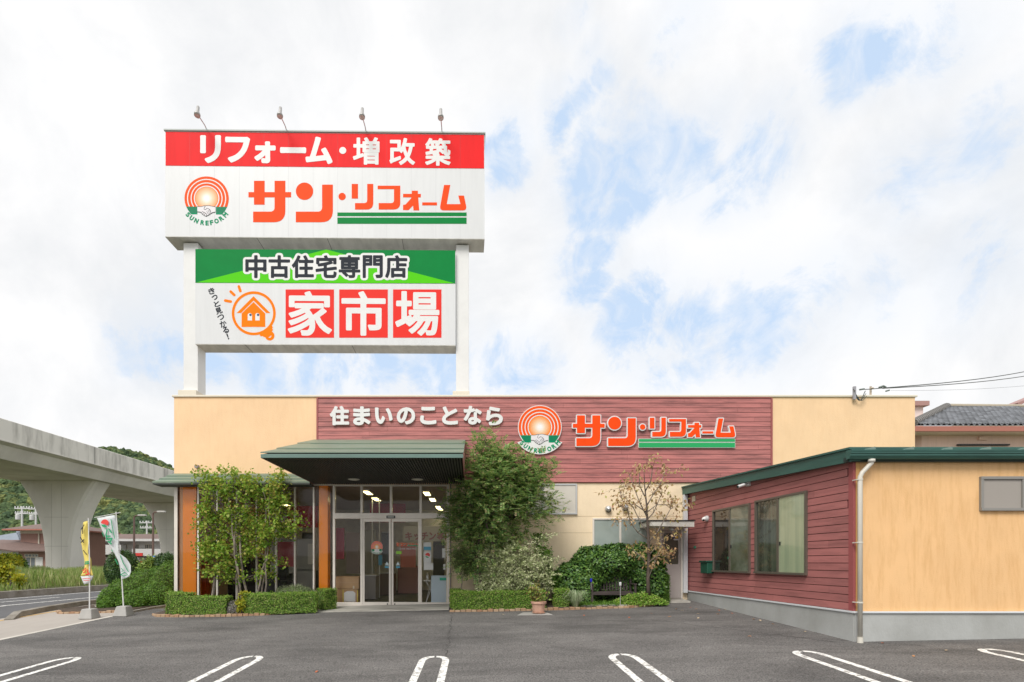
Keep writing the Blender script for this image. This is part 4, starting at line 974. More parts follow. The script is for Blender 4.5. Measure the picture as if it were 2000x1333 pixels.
def small_text(txt, px0, px1, py0, py1, m, y, par, off=.0):
    s = 0; wd = [];
    for c in txt: wd.append(.5 if c in 'APM:0123456789〜 .' else 1)
    tot = sum(wd); x = px0; gs = []
    for c, w_ in zip(txt, wd):
        nx = x + (px1 - px0) * w_ / tot
        if c != ' ':
            pad = (nx - x) * .08; a, b, c0_, d0 = PX(x + pad, W), PX(nx - pad, W), PZ(py1, W), PZ(py0, W)
            if c in '〜': c0_, d0 = c0_ + (d0 - c0_) * .4, c0_ + (d0 - c0_) * .6
            gs.append(fill(contour(*seg_sdf(place_chars([(c, a, b, c0_, d0, 0)]), a - .02, b + .02, c0_ - .02, d0 + .02, max((b - a) / 26, .0016)), off), .001, W + y))
        x = nx
    return merge(gs).build('lettering', m, par)
f8 = lambda bx_, by_: (PX(781.5 + (bx_ - 545) * .0281, W), PZ(1059.5 + (by_ - 480) * .0281, W))
fill(mapl(LOGO, f8), .001, W + .036).build('door_lettering', mat('pale_orange', (.84, .16, .07), .5), SH)
fill(mapl(LBARS, f8), .001, W + .036).build('door_stripe', mat('pale_teal', (.03, .42, .22), .5), SH)
SZ = 1
small_text('増改', 773.8, 780, 1059.5, 1067, MATS['pale_orange'], .036, SH, .002)
small_text('営業時間 AM8:30〜PM5:30', 777.5, 815, 1070.3, 1073.3, M_WHITE, .036, SH, .0)
gsheet('green_sticker', 773.5, 784, 1076.2, 1082, mat('sticker_lime', (.30, .62, .06), .5), .036)
for cx in (755.3, 777):
    a = fill([[(PX(cx - 4, W), PZ(1104, W)), (PX(cx, W), PZ(1097, W)), (PX(cx + 4, W), PZ(1104, W))]], .001, W + .036).build('triangle_sticker', mat('sticker_pale_blue', (.62, .74, .80), .5), SH)
    gsheet('auto_sticker', cx - 4, cx + 4, 1106, 1109.3, mat('sticker_sky', (.10, .38, .55), .5), .036)
s1 = gsheet('notice', 827, 842, 1059, 1075, M_WHITE, .045); gsheet('notice_band', 827.5, 841.5, 1067.5, 1074.3, mat('sticker_sky', (.10, .38, .55), .5), .041, s1)
s2 = gsheet('notice', 827, 842, 1076.5, 1099, M_WHITE, .045)
def yy_mark(cx, cz, r, y, par, local=False):
    a = [(cx + r * math.cos(R(q)), cz + r * math.sin(R(q))) for q in range(10, 181, 12)] + [(cx - r * .55, cz - r * .2), (cx - r * .1, cz - r * .12), (cx + r * .3, cz - r * .35), (cx + r * .75, cz - r * .55)]
    b = [(cx + r * math.cos(R(q)), cz + r * math.sin(R(q)) * 1.05) for q in range(195, 306, 12)] + [(cx + r * .2, cz - r * .6), (cx - r * .2, cz - r * .38), (cx - r * .6, cz - r * .36)]
    fill([a], .001, y).build('red_mark', mat('mark_red', (.72, .06, .05), .5), par, local=local); fill([b], .001, y).build('green_mark', mat('mark_green', (.02, .35, .14), .5), par, local=local)
yy_mark(PX(835, W), PZ(1084.5, W), .075, W + .041, s2)
s3 = gsheet('notice', 827.5, 846, 1099.5, 1113, M_WHITE, .039)
gsheet('notice', 863.5, 870, 1071, 1089, M_WHITE, .045); gsheet('notice', 865.5, 870, 1102, 1112.5, M_WHITE, .045)
SZ = 3
gsheet('green_poster_strip', 858, 873, 1128.5, 1134, mat('poster_teal', (.02, .42, .28), .5), .20)

# ------------------------------------------------------------------ things seen inside the shop
def carton(x0, x1, y0, y1, z0, z1, label, extra=None):
    t = empty('cardboard_box', ((x0 + x1) / 2, (y0 + y1) / 2, z0), label, 'box', 'cardboard boxes behind the entrance glass')
    G().box(x0, x1, y0, y1, z0, z1).build('carton', M_CARD, t, bevel=.006)
    g = G(); xm = (x0 + x1) / 2; g.box(x0 + .002, x1 - .002, y0 - .003, y0 - .0005, z0 + (z1 - z0) * .52, z0 + (z1 - z0) * .525)
    g.box(x1 - (x1 - x0) * .25, x1 - (x1 - x0) * .19, y0 - .004, y0 - .0005, z0 + .0, z0 + (z1 - z0) * .24); g.build('tape', mat('tape_pale', (.62, .55, .42), .3), t)
    return t
zf_ = zf + .012; d1 = 16.0
carton(PX(657, d1), PX(703, d1), 15.85, 16.5, PZ(1150, 15.85) , PZ(1126, 15.85), 'wide brown cardboard box on top of the taped box behind the glass')
t = carton(PX(660, d1), PX(700.5, d1), 15.86, 16.45, zf_, PZ(1150.5, 15.86), 'brown cardboard box with yellow straps and white paper, under the wide box')
g = G(); g.box(PX(668.5, 15.8), PX(670, 15.8), 15.852, 15.856, zf_ + .01, PZ(1152, 15.86)); g.box(PX(697, 15.8), PX(698.5, 15.8), 15.852, 15.856, zf_ + .01, PZ(1152, 15.86)); g.build('strap', mat('strap_yellow', (.75, .62, .08), .5), t)
G().prism([(PX(671, 15.8), PZ(1175, 15.85)), (PX(693.5, 15.8), PZ(1175, 15.85)), (PX(693.5, 15.8), PZ(1158, 15.85)), (PX(689, 15.8), PZ(1154.5, 15.85)), (PX(677, 15.8), PZ(1154.5, 15.85)), (PX(671, 15.8), PZ(1158, 15.85))], 'y', 15.845, 15.851).build('paper_sheet', M_WHITE, t)
o = G().box(PX(842, 15.7), PX(872, 15.7), 15.72, 15.76, zf_, PZ(1124, 15.7)).build('display_panel', mat('panel_pale_blue', (.55, .66, .74), .4), None); centre(o); tag(o, 'pale blue display panel leaning behind the right entrance glass', 'panel')
g = G(); g.tube([(PX(831, 15.8), 15.9, PZ(1135, 15.8)), (PX(841, 15.8), 15.9, PZ(1152, 15.8)), (PX(832, 15.8), 15.9, PZ(1176, 15.8))], .012, 6); g.box(PX(827, 15.8), PX(842, 15.8), 15.8, 16.2, PZ(1135, 15.8), PZ(1133.5, 15.8)); g.tube([(PX(829, 15.8), 16.1, zf_), (PX(841, 15.8), 16.1, PZ(1135, 15.8))], .012, 6)
o = g.build('folding_table', M_WHITE); centre(o); tag(o, 'small white folding table inside the right entrance pane', 'table')
g = G(); g.lathe([(.035, 0), (.04, .1), (.035, .14), (.012, .16), (.012, .22), (.02, .23)], (PX(834.5, 15.9), 15.95, PZ(1133.4, 15.8)), 14); o = g.build('spray_bottle', M_WHITE, smooth=True); centre(o); tag(o, 'white pump bottle standing on the small folding table inside the door', 'bottle')
# hanging and standing displays
def panel(name, px0, px1, py0, py1, d, m, label, cat, t=.05, group=None):
    o = G().box(PX(px0, d), PX(px1, d), d, d + t, PZ(py1, d), PZ(py0, d)).build(name, m); centre(o); return tag(o, label, cat, group)
M_DRED = mat('banner_dark_red', (.34, .02, .03), .6, var=.1)
panel('red_banner', 560, 620, 988, 1030, 16.3, M_DRED, 'wide dark red sale banner hanging inside the left shop window', 'banner')
for i, (ch, a) in enumerate(zip('リフォ', (566, 583, 600))):
    pass
panel('red_poster', 540, 574, 1058, 1107, 16.6, mat('poster_crimson', (.42, .09, .11), .5, col2=(.30, .05, .07), vscale=2), 'large crimson poster board inside the left shop window', 'poster')
panel('pale_partition', 528, 616, 1052, 1150, 17.6, mat('partition_grey', (.42, .42, .39), .8), 'pale grey partition wall behind the crimson poster', 'partition')
panel('scroll_poster', 601, 610, 1062, 1102, 17.2, mat('poster_cream', (.62, .60, .52), .6), 'narrow cream scroll poster with dark brush writing in the left window', 'poster')
o = G(); 
for k in range(4): o.box(PX(603.5, 17.2), PX(607.5, 17.2), 17.185, 17.197, PZ(1071 + k * 9, 17.2), PZ(1066 + k * 9, 17.2))
o = o.build('scroll_writing', M_INK, bpy.data.objects['scroll_poster'])
panel('crimson_banner', 656, 672, 1031, 1092, 16.4, mat('banner_crimson', (.36, .05, .08), .6), 'crimson upright banner inside the pane above the cardboard boxes', 'banner')
t = panel('kitchen_sign', 788, 905, 1028, 1057, 19.5, mat('sign_pale', (.52, .50, .47), .6), 'pale hanging sign with crimson writing deep inside the entrance', 'sign')
SZ = 2
its = []
for i, ch in enumerate('キッチン専門'):
    x = 792 + i * 15.5; its.append((ch, PX(x + (2 if ch == 'ッ' else 0), 19.5), PX(x + 12.5, 19.5), PZ(1054, 19.5), PZ(1043 if ch == 'ッ' else 1040, 19.5), 0))
ORI[t.name] = tuple(t.location)
merge([bold(place_chars([q]), .012, .012, .006, 19.494) for q in its]).build('crimson_lettering', mat('banner_crimson2', (.36, .15, .17), .6), t)
SZ = 3
panel('red_hanging_board', 722, 792, 972, 1020, 20.5, mat('hanging_red', (.42, .03, .05), .6, var=.2, vscale=2), 'red hanging board under the ceiling deep inside the entrance', 'board')
for px, w_ in ((727, 1.0), (741, 1.0)):
    o = G(); o.tube([(PX(px, 18.5), 18.5, zf_), (PX(px, 18.5), 18.5, 3.55)], .02, 8); o = o.build('thin_white_pole', M_WHITE); centre(o); tag(o, 'thin white pole behind the left sliding door' if px < 730 else 'thin white pole nearer the door joint inside the shop', 'pole', 'white poles inside the shop')
panel('pink_screen', 676, 702, 1040, 1120, 18.5, mat('panel_pinkgrey', (.34, .26, .25), .6), 'grey pink upright panel behind the cardboard boxes', 'panel')
panel('dark_screen', 745, 762, 1040, 1100, 19.0, mat('screen_dark', (.07, .07, .075), .3), 'dark upright screen behind the left sliding door', 'screen')
panel('orange_figure_board', 782, 812, 1066, 1108, 18.5, mat('board_salmon', (.50, .15, .10), .6), 'salmon orange display board behind the right sliding door', 'board')
panel('blue_banner', 739, 746, 1084, 1104, 17.8, mat('banner_sky', (.10, .33, .50), .6), 'small light blue pennant behind the round door emblem', 'pennant')
panel('white_door_frame', 706, 733, 1035, 1120, 20.8, mat('frame_grey', (.48, .47, .45), .6), 'pale grey doorway panel on the back wall of the shop', 'panel')
panel('dark_doorway', 846, 868, 1035, 1175, 21.0, mat('doorway_dark', (.10, .09, .085), .7), 'dark doorway deep inside behind the right entrance pane', 'doorway')
panel('dark_doorway', 590, 615, 1040, 1150, 20.0, mat('doorway_dark', (.10, .09, .085), .7), 'dark back doorway seen through the left window by the orange pillar', 'doorway')
panel('dark_shelf', 400, 520, 1090, 1170, 18.5, mat('shelf_dark', (.05, .045, .045), .6), 'long dark low shelf behind the yellow green tree', 'shelf', .4)
# counters
def counter(px0, px1, py, d, m, label, dep=.7):
    t = empty('counter', (PX((px0 + px1) / 2, d), d + dep / 2, zf_), label, 'counter'); x0_, x1_ = PX(px0, d), PX(px1, d)
    G().box(x0_ + .03, x1_ - .03, d + .03, d + dep, zf_ + .08, PZ(py, d) - .04).build('body', m, t)
    G().box(x0_, x1_, d, d + dep + .02, PZ(py, d) - .04, PZ(py, d)).build('counter_top', mat('counter_white', (.55, .54, .52), .3), t)
    return t
counter(706, 735, 1123, 17.4, mat('counter_grey', (.30, .28, .26), .5), 'pale topped display counter behind the left sliding door')
counter(738, 770, 1118, 19.5, mat('counter_brown', (.16, .10, .07), .5), 'brown counter further back behind the entrance doors')
counter(775, 818, 1103, 20.5, mat('counter_pink', (.42, .20, .17), .5), 'pinkish reception counter deep behind the right sliding door')
counter(505, 560, 1118, 17.0, M_DARK, 'black desk inside the left shop window behind the yellow tree')
counter(580, 612, 1112, 17.6, M_DARK, 'black cabinet inside the window beside the orange pillar')
g = G(); g.box(PX(543, 16.6), PX(562, 16.6), 16.6, 16.7, PZ(1122, 16.6), PZ(1105, 16.6)); 
for px in (545, 560): g.tube([(PX(px, 16.6), 16.6, zf_), (PX(px, 16.6), 16.65, PZ(1120, 16.6))], .02, 6); g.tube([(PX(px, 16.6), 17.05, zf_), (PX(px, 16.6), 17.05, PZ(1136, 16.6))], .02, 6)
g.box(PX(543, 16.6), PX(562, 16.6), 16.6, 17.08, PZ(1137, 16.6), PZ(1134, 16.6)); o = g.build('black_chair', M_DARK); centre(o); tag(o, 'black chair just inside the left shop window', 'chair')

# ------------------------------------------------------------------ viaduct on the left
VI = empty('viaduct', (-40, 60, 0), 'grey concrete road viaduct on hammerhead piers crossing beyond the road', 'viaduct')
e9 = EYE
zb_, zg = e9 + 7.95, e9 + 9.15
def vx(y):  # the deck bends gently far off
    return 0 if y < 150 else -((y - 150) ** 2) * .0022
Y = list(range(-30, 150, 20)) + list(range(150, 420, 15))
def extr(name, prof, m, par, seam=0):
    g = G(); n = len(prof); v = []
    for y in Y: v += [(x + vx(y), y, z) for x, z in prof]
    f = [(i * n + k, i * n + (k + 1) % n, (i + 1) * n + (k + 1) % n, (i + 1) * n + k) for i in range(len(Y) - 1) for k in range(n)]
    f += [tuple(range(n)), tuple(range((len(Y) - 1) * n, len(Y) * n))]
    return g.add(v, f).build(name, m, par)
extr('deck', [(-44.8, zb_), (-36.3, zb_), (-35.7, zg - .25), (-35.25, zg - .05), (-35.25, zg + .02), (-45.85, zg + .02), (-45.85, zg - .05), (-45.4, zg - .25)], M_CONCB, VI)
extr('parapet', [(-35.3, zg + .021), (-35.3, zg + 1.62), (-35.42, zg + 1.68), (-35.55, zg + 1.62), (-35.55, zg + .021)], mat('parapet_concrete', (.74, .72, .67), .85, col2=(.47, .455, .42), vscale=1.6, stretch=(1, .9, .16), thr=(.34, .56)), VI)
extr('parapet', [(-45.8, zg + .021), (-45.8, zg + 1.62), (-45.68, zg + 1.68), (-45.55, zg + 1.62), (-45.55, zg + .021)], mat('parapet_concrete', (.74, .72, .67), .85, col2=(.47, .455, .42), vscale=1.6, stretch=(1, .9, .16), thr=(.34, .56)), VI)
g = G()
for y in range(4, 180, 11): g.box(-35.3, -35.285, y, y + .06, zg + .03, zg + 1.6)
g.build('parapet_joint', mat('joint_grey', (.18, .18, .17), .9), VI)
def pier(y0, dx=0, tk=2.4):
    zb0_ = -.3; zt_ = zb_ - .02; cx = -40.52 + dx; hb, ht = 1.2, 3.68; n = 14; H = zt_ - zb0_
    L_ = []
    for k in range(n + 1):
        s = k / n; z = zb0_ + H * s; w_ = hb + (ht - hb) * (max(0, (s - .1) / .9) ** 2.5) + .1 * s; L_.append((w_, z))
    ch = .22
    poly = []
    v = []; 
    for (w_, z) in L_: v += [(cx - w_ + ch, y0, z), (cx + w_ - ch, y0, z), (cx + w_, y0 + ch, z), (cx + w_, y0 + tk - ch, z), (cx + w_ - ch, y0 + tk, z), (cx - w_ + ch, y0 + tk, z), (cx - w_, y0 + tk - ch, z), (cx - w_, y0 + ch, z)]
    f = [(i * 8 + k, i * 8 + (k + 1) % 8, (i + 1) * 8 + (k + 1) % 8, (i + 1) * 8 + k) for i in range(n) for k in range(8)] + [tuple(range(8)), tuple(range(n * 8, n * 8 + 8))]
    o = G().add(v, f).build('pier', M_CONCB, VI)
    g = G()
    for s in (.32, .62): g.box(cx - 1.2, cx + 1.2, y0 - .006, y0 + .002, zb0_ + H * s, zb0_ + H * s + .03)
    g.box(cx - .45, cx - .43, y0 - .006, y0 + .002, zb0_, zt_ - .3); g.box(cx + .5, cx + .52, y0 - .006, y0 + .002, zb0_, zt_ - .3)
    g.build('form_joint', mat('form_line', (.44, .43, .40), .9), o)
for y in (50, 68.8, 88, 108, 130): pier(y)
pier(31 - 1.5) if False else None

# ------------------------------------------------------------------ foliage
def unit(v): return v / np.maximum(np.linalg.norm(v, axis=1, keepdims=True), 1e-9)
def leaf_mesh(g, P, N, l, w, jit=.7, droop=0, mi=0, fold=.0):
    """one kite-shaped leaf per point: N its face normal direction, jittered"""
    n = len(P); N = unit(N + rng.normal(0, jit, (n, 3))); A = rng.normal(0, 1, (n, 3)); A[:, 2] -= droop
    T = unit(A - N * (A * N).sum(1, keepdims=True)); B = np.cross(N, T)
    L = (l * rng.uniform(.65, 1.25, (n, 1))); Wd = (w * rng.uniform(.7, 1.2, (n, 1)))
    v = np.stack([P, P + T * L * .45 + B * Wd * .5 + N * fold * L, P + T * L, P + T * L * .45 - B * Wd * .5 + N * fold * L], 1).reshape(-1, 3)
    idx = np.arange(n * 4).reshape(-1, 4); g.add(v, [tuple(q) for q in idx.tolist()], mi)
def leafmat(name, cols, trans=.25, rough=.5, spec=.3): return mat(name, cols[0], rough, island2=cols, trans=trans, spec=spec)
ML_KATS = leafmat('leaf_yellow_green', [(.14, .30, .03), (.26, .42, .05), (.40, .50, .07), (.16, .33, .04), (.50, .42, .10), (.22, .38, .05)], .38)
ML_ASH = leafmat('leaf_ash', [(.16, .30, .11), (.24, .40, .12), (.38, .52, .14), (.17, .32, .12), (.20, .35, .11), (.54, .62, .20), (.56, .40, .28)], .38)
ML_DARK = leafmat('leaf_dark_glossy', [(.018, .06, .02), (.035, .09, .02), (.06, .14, .025), (.02, .05, .02), (.10, .19, .03)], .12, .4, .45)
ML_HEDGE = leafmat('leaf_box_hedge', [(.09, .20, .025), (.15, .31, .035), (.26, .44, .055), (.11, .24, .025), (.34, .46, .09), (.34, .31, .13)], .2)
ML_VAR = leafmat('leaf_variegated', [(.58, .62, .34), (.38, .46, .20), (.80, .78, .54), (.30, .38, .16), (.56, .60, .34)], .25)
ML_DOG = leafmat('leaf_autumn', [(.44, .26, .14), (.54, .38, .20), (.38, .28, .13), (.58, .40, .24), (.46, .46, .14), (.56, .28, .18)], .3)
ML_SHRUB = leafmat('leaf_shrub', [(.055, .15, .015), (.11, .24, .025), (.18, .32, .04), (.07, .16, .025), (.16, .26, .05)], .25)
ML_GREY = leafmat('leaf_grey', [(.22, .20, .20), (.28, .25, .24), (.16, .17, .13)], .15)
ML_YEL = leafmat('leaf_yellow', [(.42, .40, .02), (.50, .44, .03), (.24, .32, .03), (.36, .38, .03)], .3)
ML_GRASS = leafmat('leaf_grass', [(.20, .32, .06), (.30, .40, .11), (.44, .44, .20), (.16, .28, .06), (.28, .36, .10), (.50, .46, .26)], .3)
ML_HILL = leafmat('leaf_hill', [(.035, .07, .03), (.05, .10, .04), (.09, .13, .04), (.03, .06, .03), (.14, .17, .05), (.06, .10, .045)], .0, .9, .1)
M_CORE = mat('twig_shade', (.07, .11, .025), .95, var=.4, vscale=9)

def ellipsoid_pts(c, r, n, inner=.55, zmin=-1):
    d = unit(rng.normal(0, 1, (n * 2, 3))); d = d[d[:, 2] > zmin][:n]
    rad = inner + (1 - inner) * rng.uniform(0, 1, (len(d), 1)) ** .7
    return np.array(c) + d * rad * np.array(r), d
def limb(g, a, b, r0, r1, sag=.1, n=6, seg=7):
    a, b = Vector(a), Vector(b); L_ = (b - a).length; off = Vector((random.uniform(-1, 1), random.uniform(-1, 1), random.uniform(0, .6))) * L_ * sag
    pts = [a.lerp(b, t) + off * math.sin(math.pi * t) + Vector((random.gauss(0, 1), random.gauss(0, 1), random.gauss(0, 1))) * L_ * .012 for t in [i / n for i in range(n + 1)]]
    g.tube(pts, [r0 + (r1 - r0) * i / n for i in range(n + 1)], seg); return pts
def bumpy(c, r, name, m, par, seedv=0, n=20, zcut=None):
    """a lumpy inner mass"""
    g = G(); v = []; f = []
    for i in range(n // 2 + 1):
        th = math.pi * i / (n // 2)
        for k in range(n):
            ph = 2 * math.pi * k / n; s = 1 + .10 * math.sin(3 * ph + seedv + i) + .08 * math.sin(5 * th + 2 * ph + seedv)
            z = c[2] + r[2] * math.cos(th) * s
            if zcut is not None: z = max(z, zcut)
            v.append((c[0] + r[0] * math.sin(th) * math.cos(ph) * s, c[1] + r[1] * math.sin(th) * math.sin(ph) * s, z))
    f = [(i * n + k, i * n + (k + 1) % n, (i + 1) * n + (k + 1) % n, (i + 1) * n + k) for i in range(n // 2) for k in range(n)]
    return g.add(v, f)

def hedge(pts, w, h, label, dens=3600, z_off=0, lm=None, group='clipped hedges of the planting beds'):
    """clipped hedge along a polyline: inner mass, leaves over its top and sides"""
    P = [Vector((x, y, 0)) for x, y in pts]; t = empty('clipped_hedge', (P[0].x, P[0].y, gz(P[0].x, P[0].y)), label, 'hedge', group)
    core = G(); pp = []; nn = []
    for i, (a, b) in enumerate(zip(P, P[1:])):
        dv = (b - a); L_ = dv.length; dv.normalize(); q = Vector((-dv.y, dv.x, 0)); an = math.atan2(dv.y, dv.x)
        m = (a + b) / 2; zb_h = gz(m.x, m.y) + .03 + z_off
        M = Matrix.Translation((m.x, m.y, zb_h)) @ Matrix.Rotation(an, 4, 'Z')
        core.box(-L_ / 2 - .0, L_ / 2 + .0, -w / 2 + .045, w / 2 - .045, 0, h - .05, M=M)
        area = [('top', L_ * w), ('s1', L_ * h), ('s2', L_ * h)] + ([('e0', w * h)] if i == 0 else []) + ([('e1', w * h)] if i == len(P) - 2 else [])
        for nm, A in area:
            k = int(A * dens); U_ = rng.uniform(-.5, .5, (k, 2)); j = rng.normal(0, .014, k) + .018 * np.sin(U_[:, 0] * L_ * 9 + i) * np.sin(U_[:, 1] * 14)
            if nm == 'top': l_ = np.stack([U_[:, 0] * (L_ + .04), U_[:, 1] * (w - .03), h - .02 + j], 1); nl = np.tile([0, 0, 1.], (k, 1))
            elif nm in ('s1', 's2'): s_ = -1 if nm == 's1' else 1; l_ = np.stack([U_[:, 0] * (L_ + .04), s_ * (w / 2 - .02 + j), (U_[:, 1] + .5) * h], 1); nl = np.tile([0, s_ * 1., .35], (k, 1))
            else: s_ = -1 if nm == 'e0' else 1; l_ = np.stack([s_ * (L_ / 2 + .0 + j), U_[:, 0] * w, (U_[:, 1] + .5) * h], 1); nl = np.tile([s_ * 1., 0, .35], (k, 1))
            Mn = np.array(M); pp.append(l_ @ Mn[:3, :3].T + Mn[:3, 3]); nn.append(nl @ Mn[:3, :3].T)
        # stray shoots
        k = int(L_ * 26); l_ = np.stack([rng.uniform(-.5, .5, k) * L_, rng.uniform(-.5, .5, k) * w, h + rng.uniform(0, .05, k)], 1); pp.append(l_ @ np.array(M)[:3, :3].T + np.array(M)[:3, 3]); nn.append(rng.normal(0, 1, (k, 3)))
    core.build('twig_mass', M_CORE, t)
    g = G(); leaf_mesh(g, np.concatenate(pp), np.concatenate(nn), .036, .022, .75); g.raw = 1; g.build('foliage', lm or ML_HEDGE, t); return t

hedge([(PX(322, 14.2), 14.75), (PX(326, 13.95), 14.28), (PX(362, 13.95), 14.22)], .42, .60, 'taller clipped hedge block at the left corner of the shop front')
hedge([(PX(366, 14.1), 14.14), (PX(448, 14.1), 14.06)], .4, .50, 'low clipped hedge between the corner block and the grey shrub')
hedge([(PX(484, 14.1), 14.10), (PX(560, 14.1), 14.08), (PX(614, 14.1), 14.25)], .42, .55, 'long clipped hedge under the left shop window')
hedge([(PX(622, 14.4), 14.66), (PX(642, 14.6), 14.95)], .42, .58, 'short clipped hedge block beside the entrance at the orange pillar')
hedge([(PX(889, 14.2), 14.95), (PX(893, 14.0), 14.2)], .36, .5, 'short clipped hedge return against the wall right of the entrance')
hedge([(PX(887, 14.0), 14.02), (PX(960, 14.0), 13.98), (PX(1062, 14.0), 14.0)], .42, .50, 'long clipped hedge right of the entrance behind the terracotta pot')

def mound(name, c, r, label, cat, lm, n, l=.05, w=.03, group=None, par=None, zc=None, jit=.7, lumps=0):
    t = empty(name, (c[0], c[1], gz(c[0], c[1])), label, cat, group)
    zc = gz(c[0], c[1]) if zc is None else zc
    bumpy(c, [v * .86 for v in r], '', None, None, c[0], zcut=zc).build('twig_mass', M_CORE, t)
    P, D = ellipsoid_pts(c, r, n, .86, -.75); ph = np.arctan2(D[:, 1], D[:, 0])
    s = 1 + .10 * np.sin(3 * ph + c[0]) * np.cos(4 * D[:, 2]) + .06 * np.sin(7 * ph + 5 * D[:, 2]); P = np.array(c) + (P - np.array(c)) * s[:, None]
    k = P[:, 2] > zc + .02; P, D = P[k], D[k]; D[:, 2] += .4
    g = G(); leaf_mesh(g, P, D, l, w, jit); g.raw = 1; g.build('foliage', lm, t); return t
# ---- shrubs left of the shop
mound('round_bush', (PX(240, 21), 21.0, PZ(1113, 21)), (.62, .62, .78), 'dark round bush behind the white and green banner', 'bush', ML_DARK, 9000, .07, .04, 'dark round bushes beside the road')
mound('round_bush', (PX(324, 20.5), 20.5, PZ(1106, 20.5)), (.48, .5, .52), 'dark round bush next to the shop corner', 'bush', ML_DARK, 6000, .07, .04, 'dark round bushes beside the road')
t = empty('wide_shrub', (-11, 17.3, -.25), 'wide spreading green shrub mound left of the shop corner', 'shrub')
gg, gc = G(), G()
for (px, py, d, r) in [(222, 1172, 16.6, (.42, .5, .5)), (250, 1160, 17.0, (.62, .6, .62)), (285, 1150, 17.6, (.75, .7, .75)), (318, 1146, 17.8, (.6, .7, .82)), (300, 1165, 16.7, (.6, .5, .5)), (262, 1172, 16.3, (.5, .4, .38)), (334, 1140, 18.6, (.5, .6, .9)), (212, 1178, 16.3, (.28, .3, .3))]:
    c = (PX(px, d), d, PZ(py, d) - .05); zc = gz(c[0], c[1])
    b = bumpy(c, [v * .84 for v in r], '', None, None, px, zcut=zc); gc.add(b.v[0], b.f)
    P, D = ellipsoid_pts(c, r, 5200, .84, -.8); P[:, 2] += .03 * np.sin(P[:, 0] * 17); k = P[:, 2] > zc; D[:, 2] += .5; leaf_mesh(gg, P[k], D[k], .06, .03, .7)
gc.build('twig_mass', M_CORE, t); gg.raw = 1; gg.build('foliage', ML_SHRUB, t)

# ---- trees
def tree(name, label, base, stems, blobs, nleaf, l, w, lm, bark, r0, cat='tree', spread=.16, ncl=120, jit=1.0, droop=.4, cutf=None, group=None, pinnate=False, twigs=3):
    """blobs: (centre, radii, weight) of the crown; stems: start offsets and lean of each trunk"""
    t = empty(name, base, label, cat, group); wt = np.array([b[2] for b in blobs], float); wt /= wt.sum()
    cl = []
    for b, q in zip(blobs, wt):
        P, D = ellipsoid_pts(b[0], b[1], max(3, int(ncl * q)), .35); cl.append(P)
    cl = np.concatenate(cl)
    if cutf is not None: cl = cl[[bool(cutf(p)) for p in cl]]
    # limbs
    tr = G(); tips = []
    tops = []
    for k, (dx, dy, tx, ty, tz, rr) in enumerate(stems):
        a = Vector(base) + Vector((dx, dy, -.05)); b = Vector((tx, ty, tz)); pts = limb(tr, a, b, rr, rr * .3, .06, 9, 9); tops.append(pts)
    tr.build('trunk', bark, t, smooth=True)
    br = G()
    allp = [(p, s) for s, pts in enumerate(tops) for p in pts[3:]]
    arr = np.array([tuple(p) for p, s in allp])
    for c in cl:
        low = arr[:, 2] < c[2] - .05
        d = np.linalg.norm(arr - c, axis=1) + np.where(low, 0, 1.5); j = int(np.argmin(d))
        limb(br, tuple(arr[j]), tuple(c), r0, r0 * .3, .12, 4, 5)
    br.build('branches', bark, t, smooth=True)
    n = nleaf // max(1, len(cl)); g = G()
    if pinnate:
        m = max(1, n // 11)   # fronds of eleven leaflets
        C = np.repeat(cl, m, 0); C = C + np.clip(rng.normal(0, spread, C.shape), -1.5 * spread, 1.5 * spread); Dv = unit(rng.normal(0, 1, C.shape) * [1, 1, .5] + (C - np.array(cl.mean(0))) * .25)
        fl = .26 * rng.uniform(.7, 1.2, (len(C), 1)); side = unit(np.cross(Dv, [0, 0, 1.])); up = np.cross(side, Dv)
        for k in range(5):
            for sg in (-1, 1):
                p = C + Dv * fl * (k + 1) / 6 - np.array([0, 0, 1]) * (.03 * ((k + 1) / 6) ** 2); T_ = unit(side * sg + Dv * .6); B_ = unit(np.cross(up, T_) + rng.normal(0, .25, T_.shape))
                v = np.stack([p, p + T_ * l * .45 + B_ * w * .5, p + T_ * l, p + T_ * l * .45 - B_ * w * .5], 1).reshape(-1, 3)
                g.add(v, [tuple(q) for q in np.arange(len(v)).reshape(-1, 4).tolist()])
    else:
        C = np.repeat(cl, n, 0); P = C + np.clip(rng.normal(0, spread, C.shape), -1.5 * spread, 1.5 * spread) * rng.uniform(.3, 1.2, (len(C), 1)); leaf_mesh(g, P, np.tile([0, 0, .5], (len(P), 1)), l, w, jit, droop)
    if cutf is not None: pass
    g.raw = 1; g.build('crown', lm, t); return t

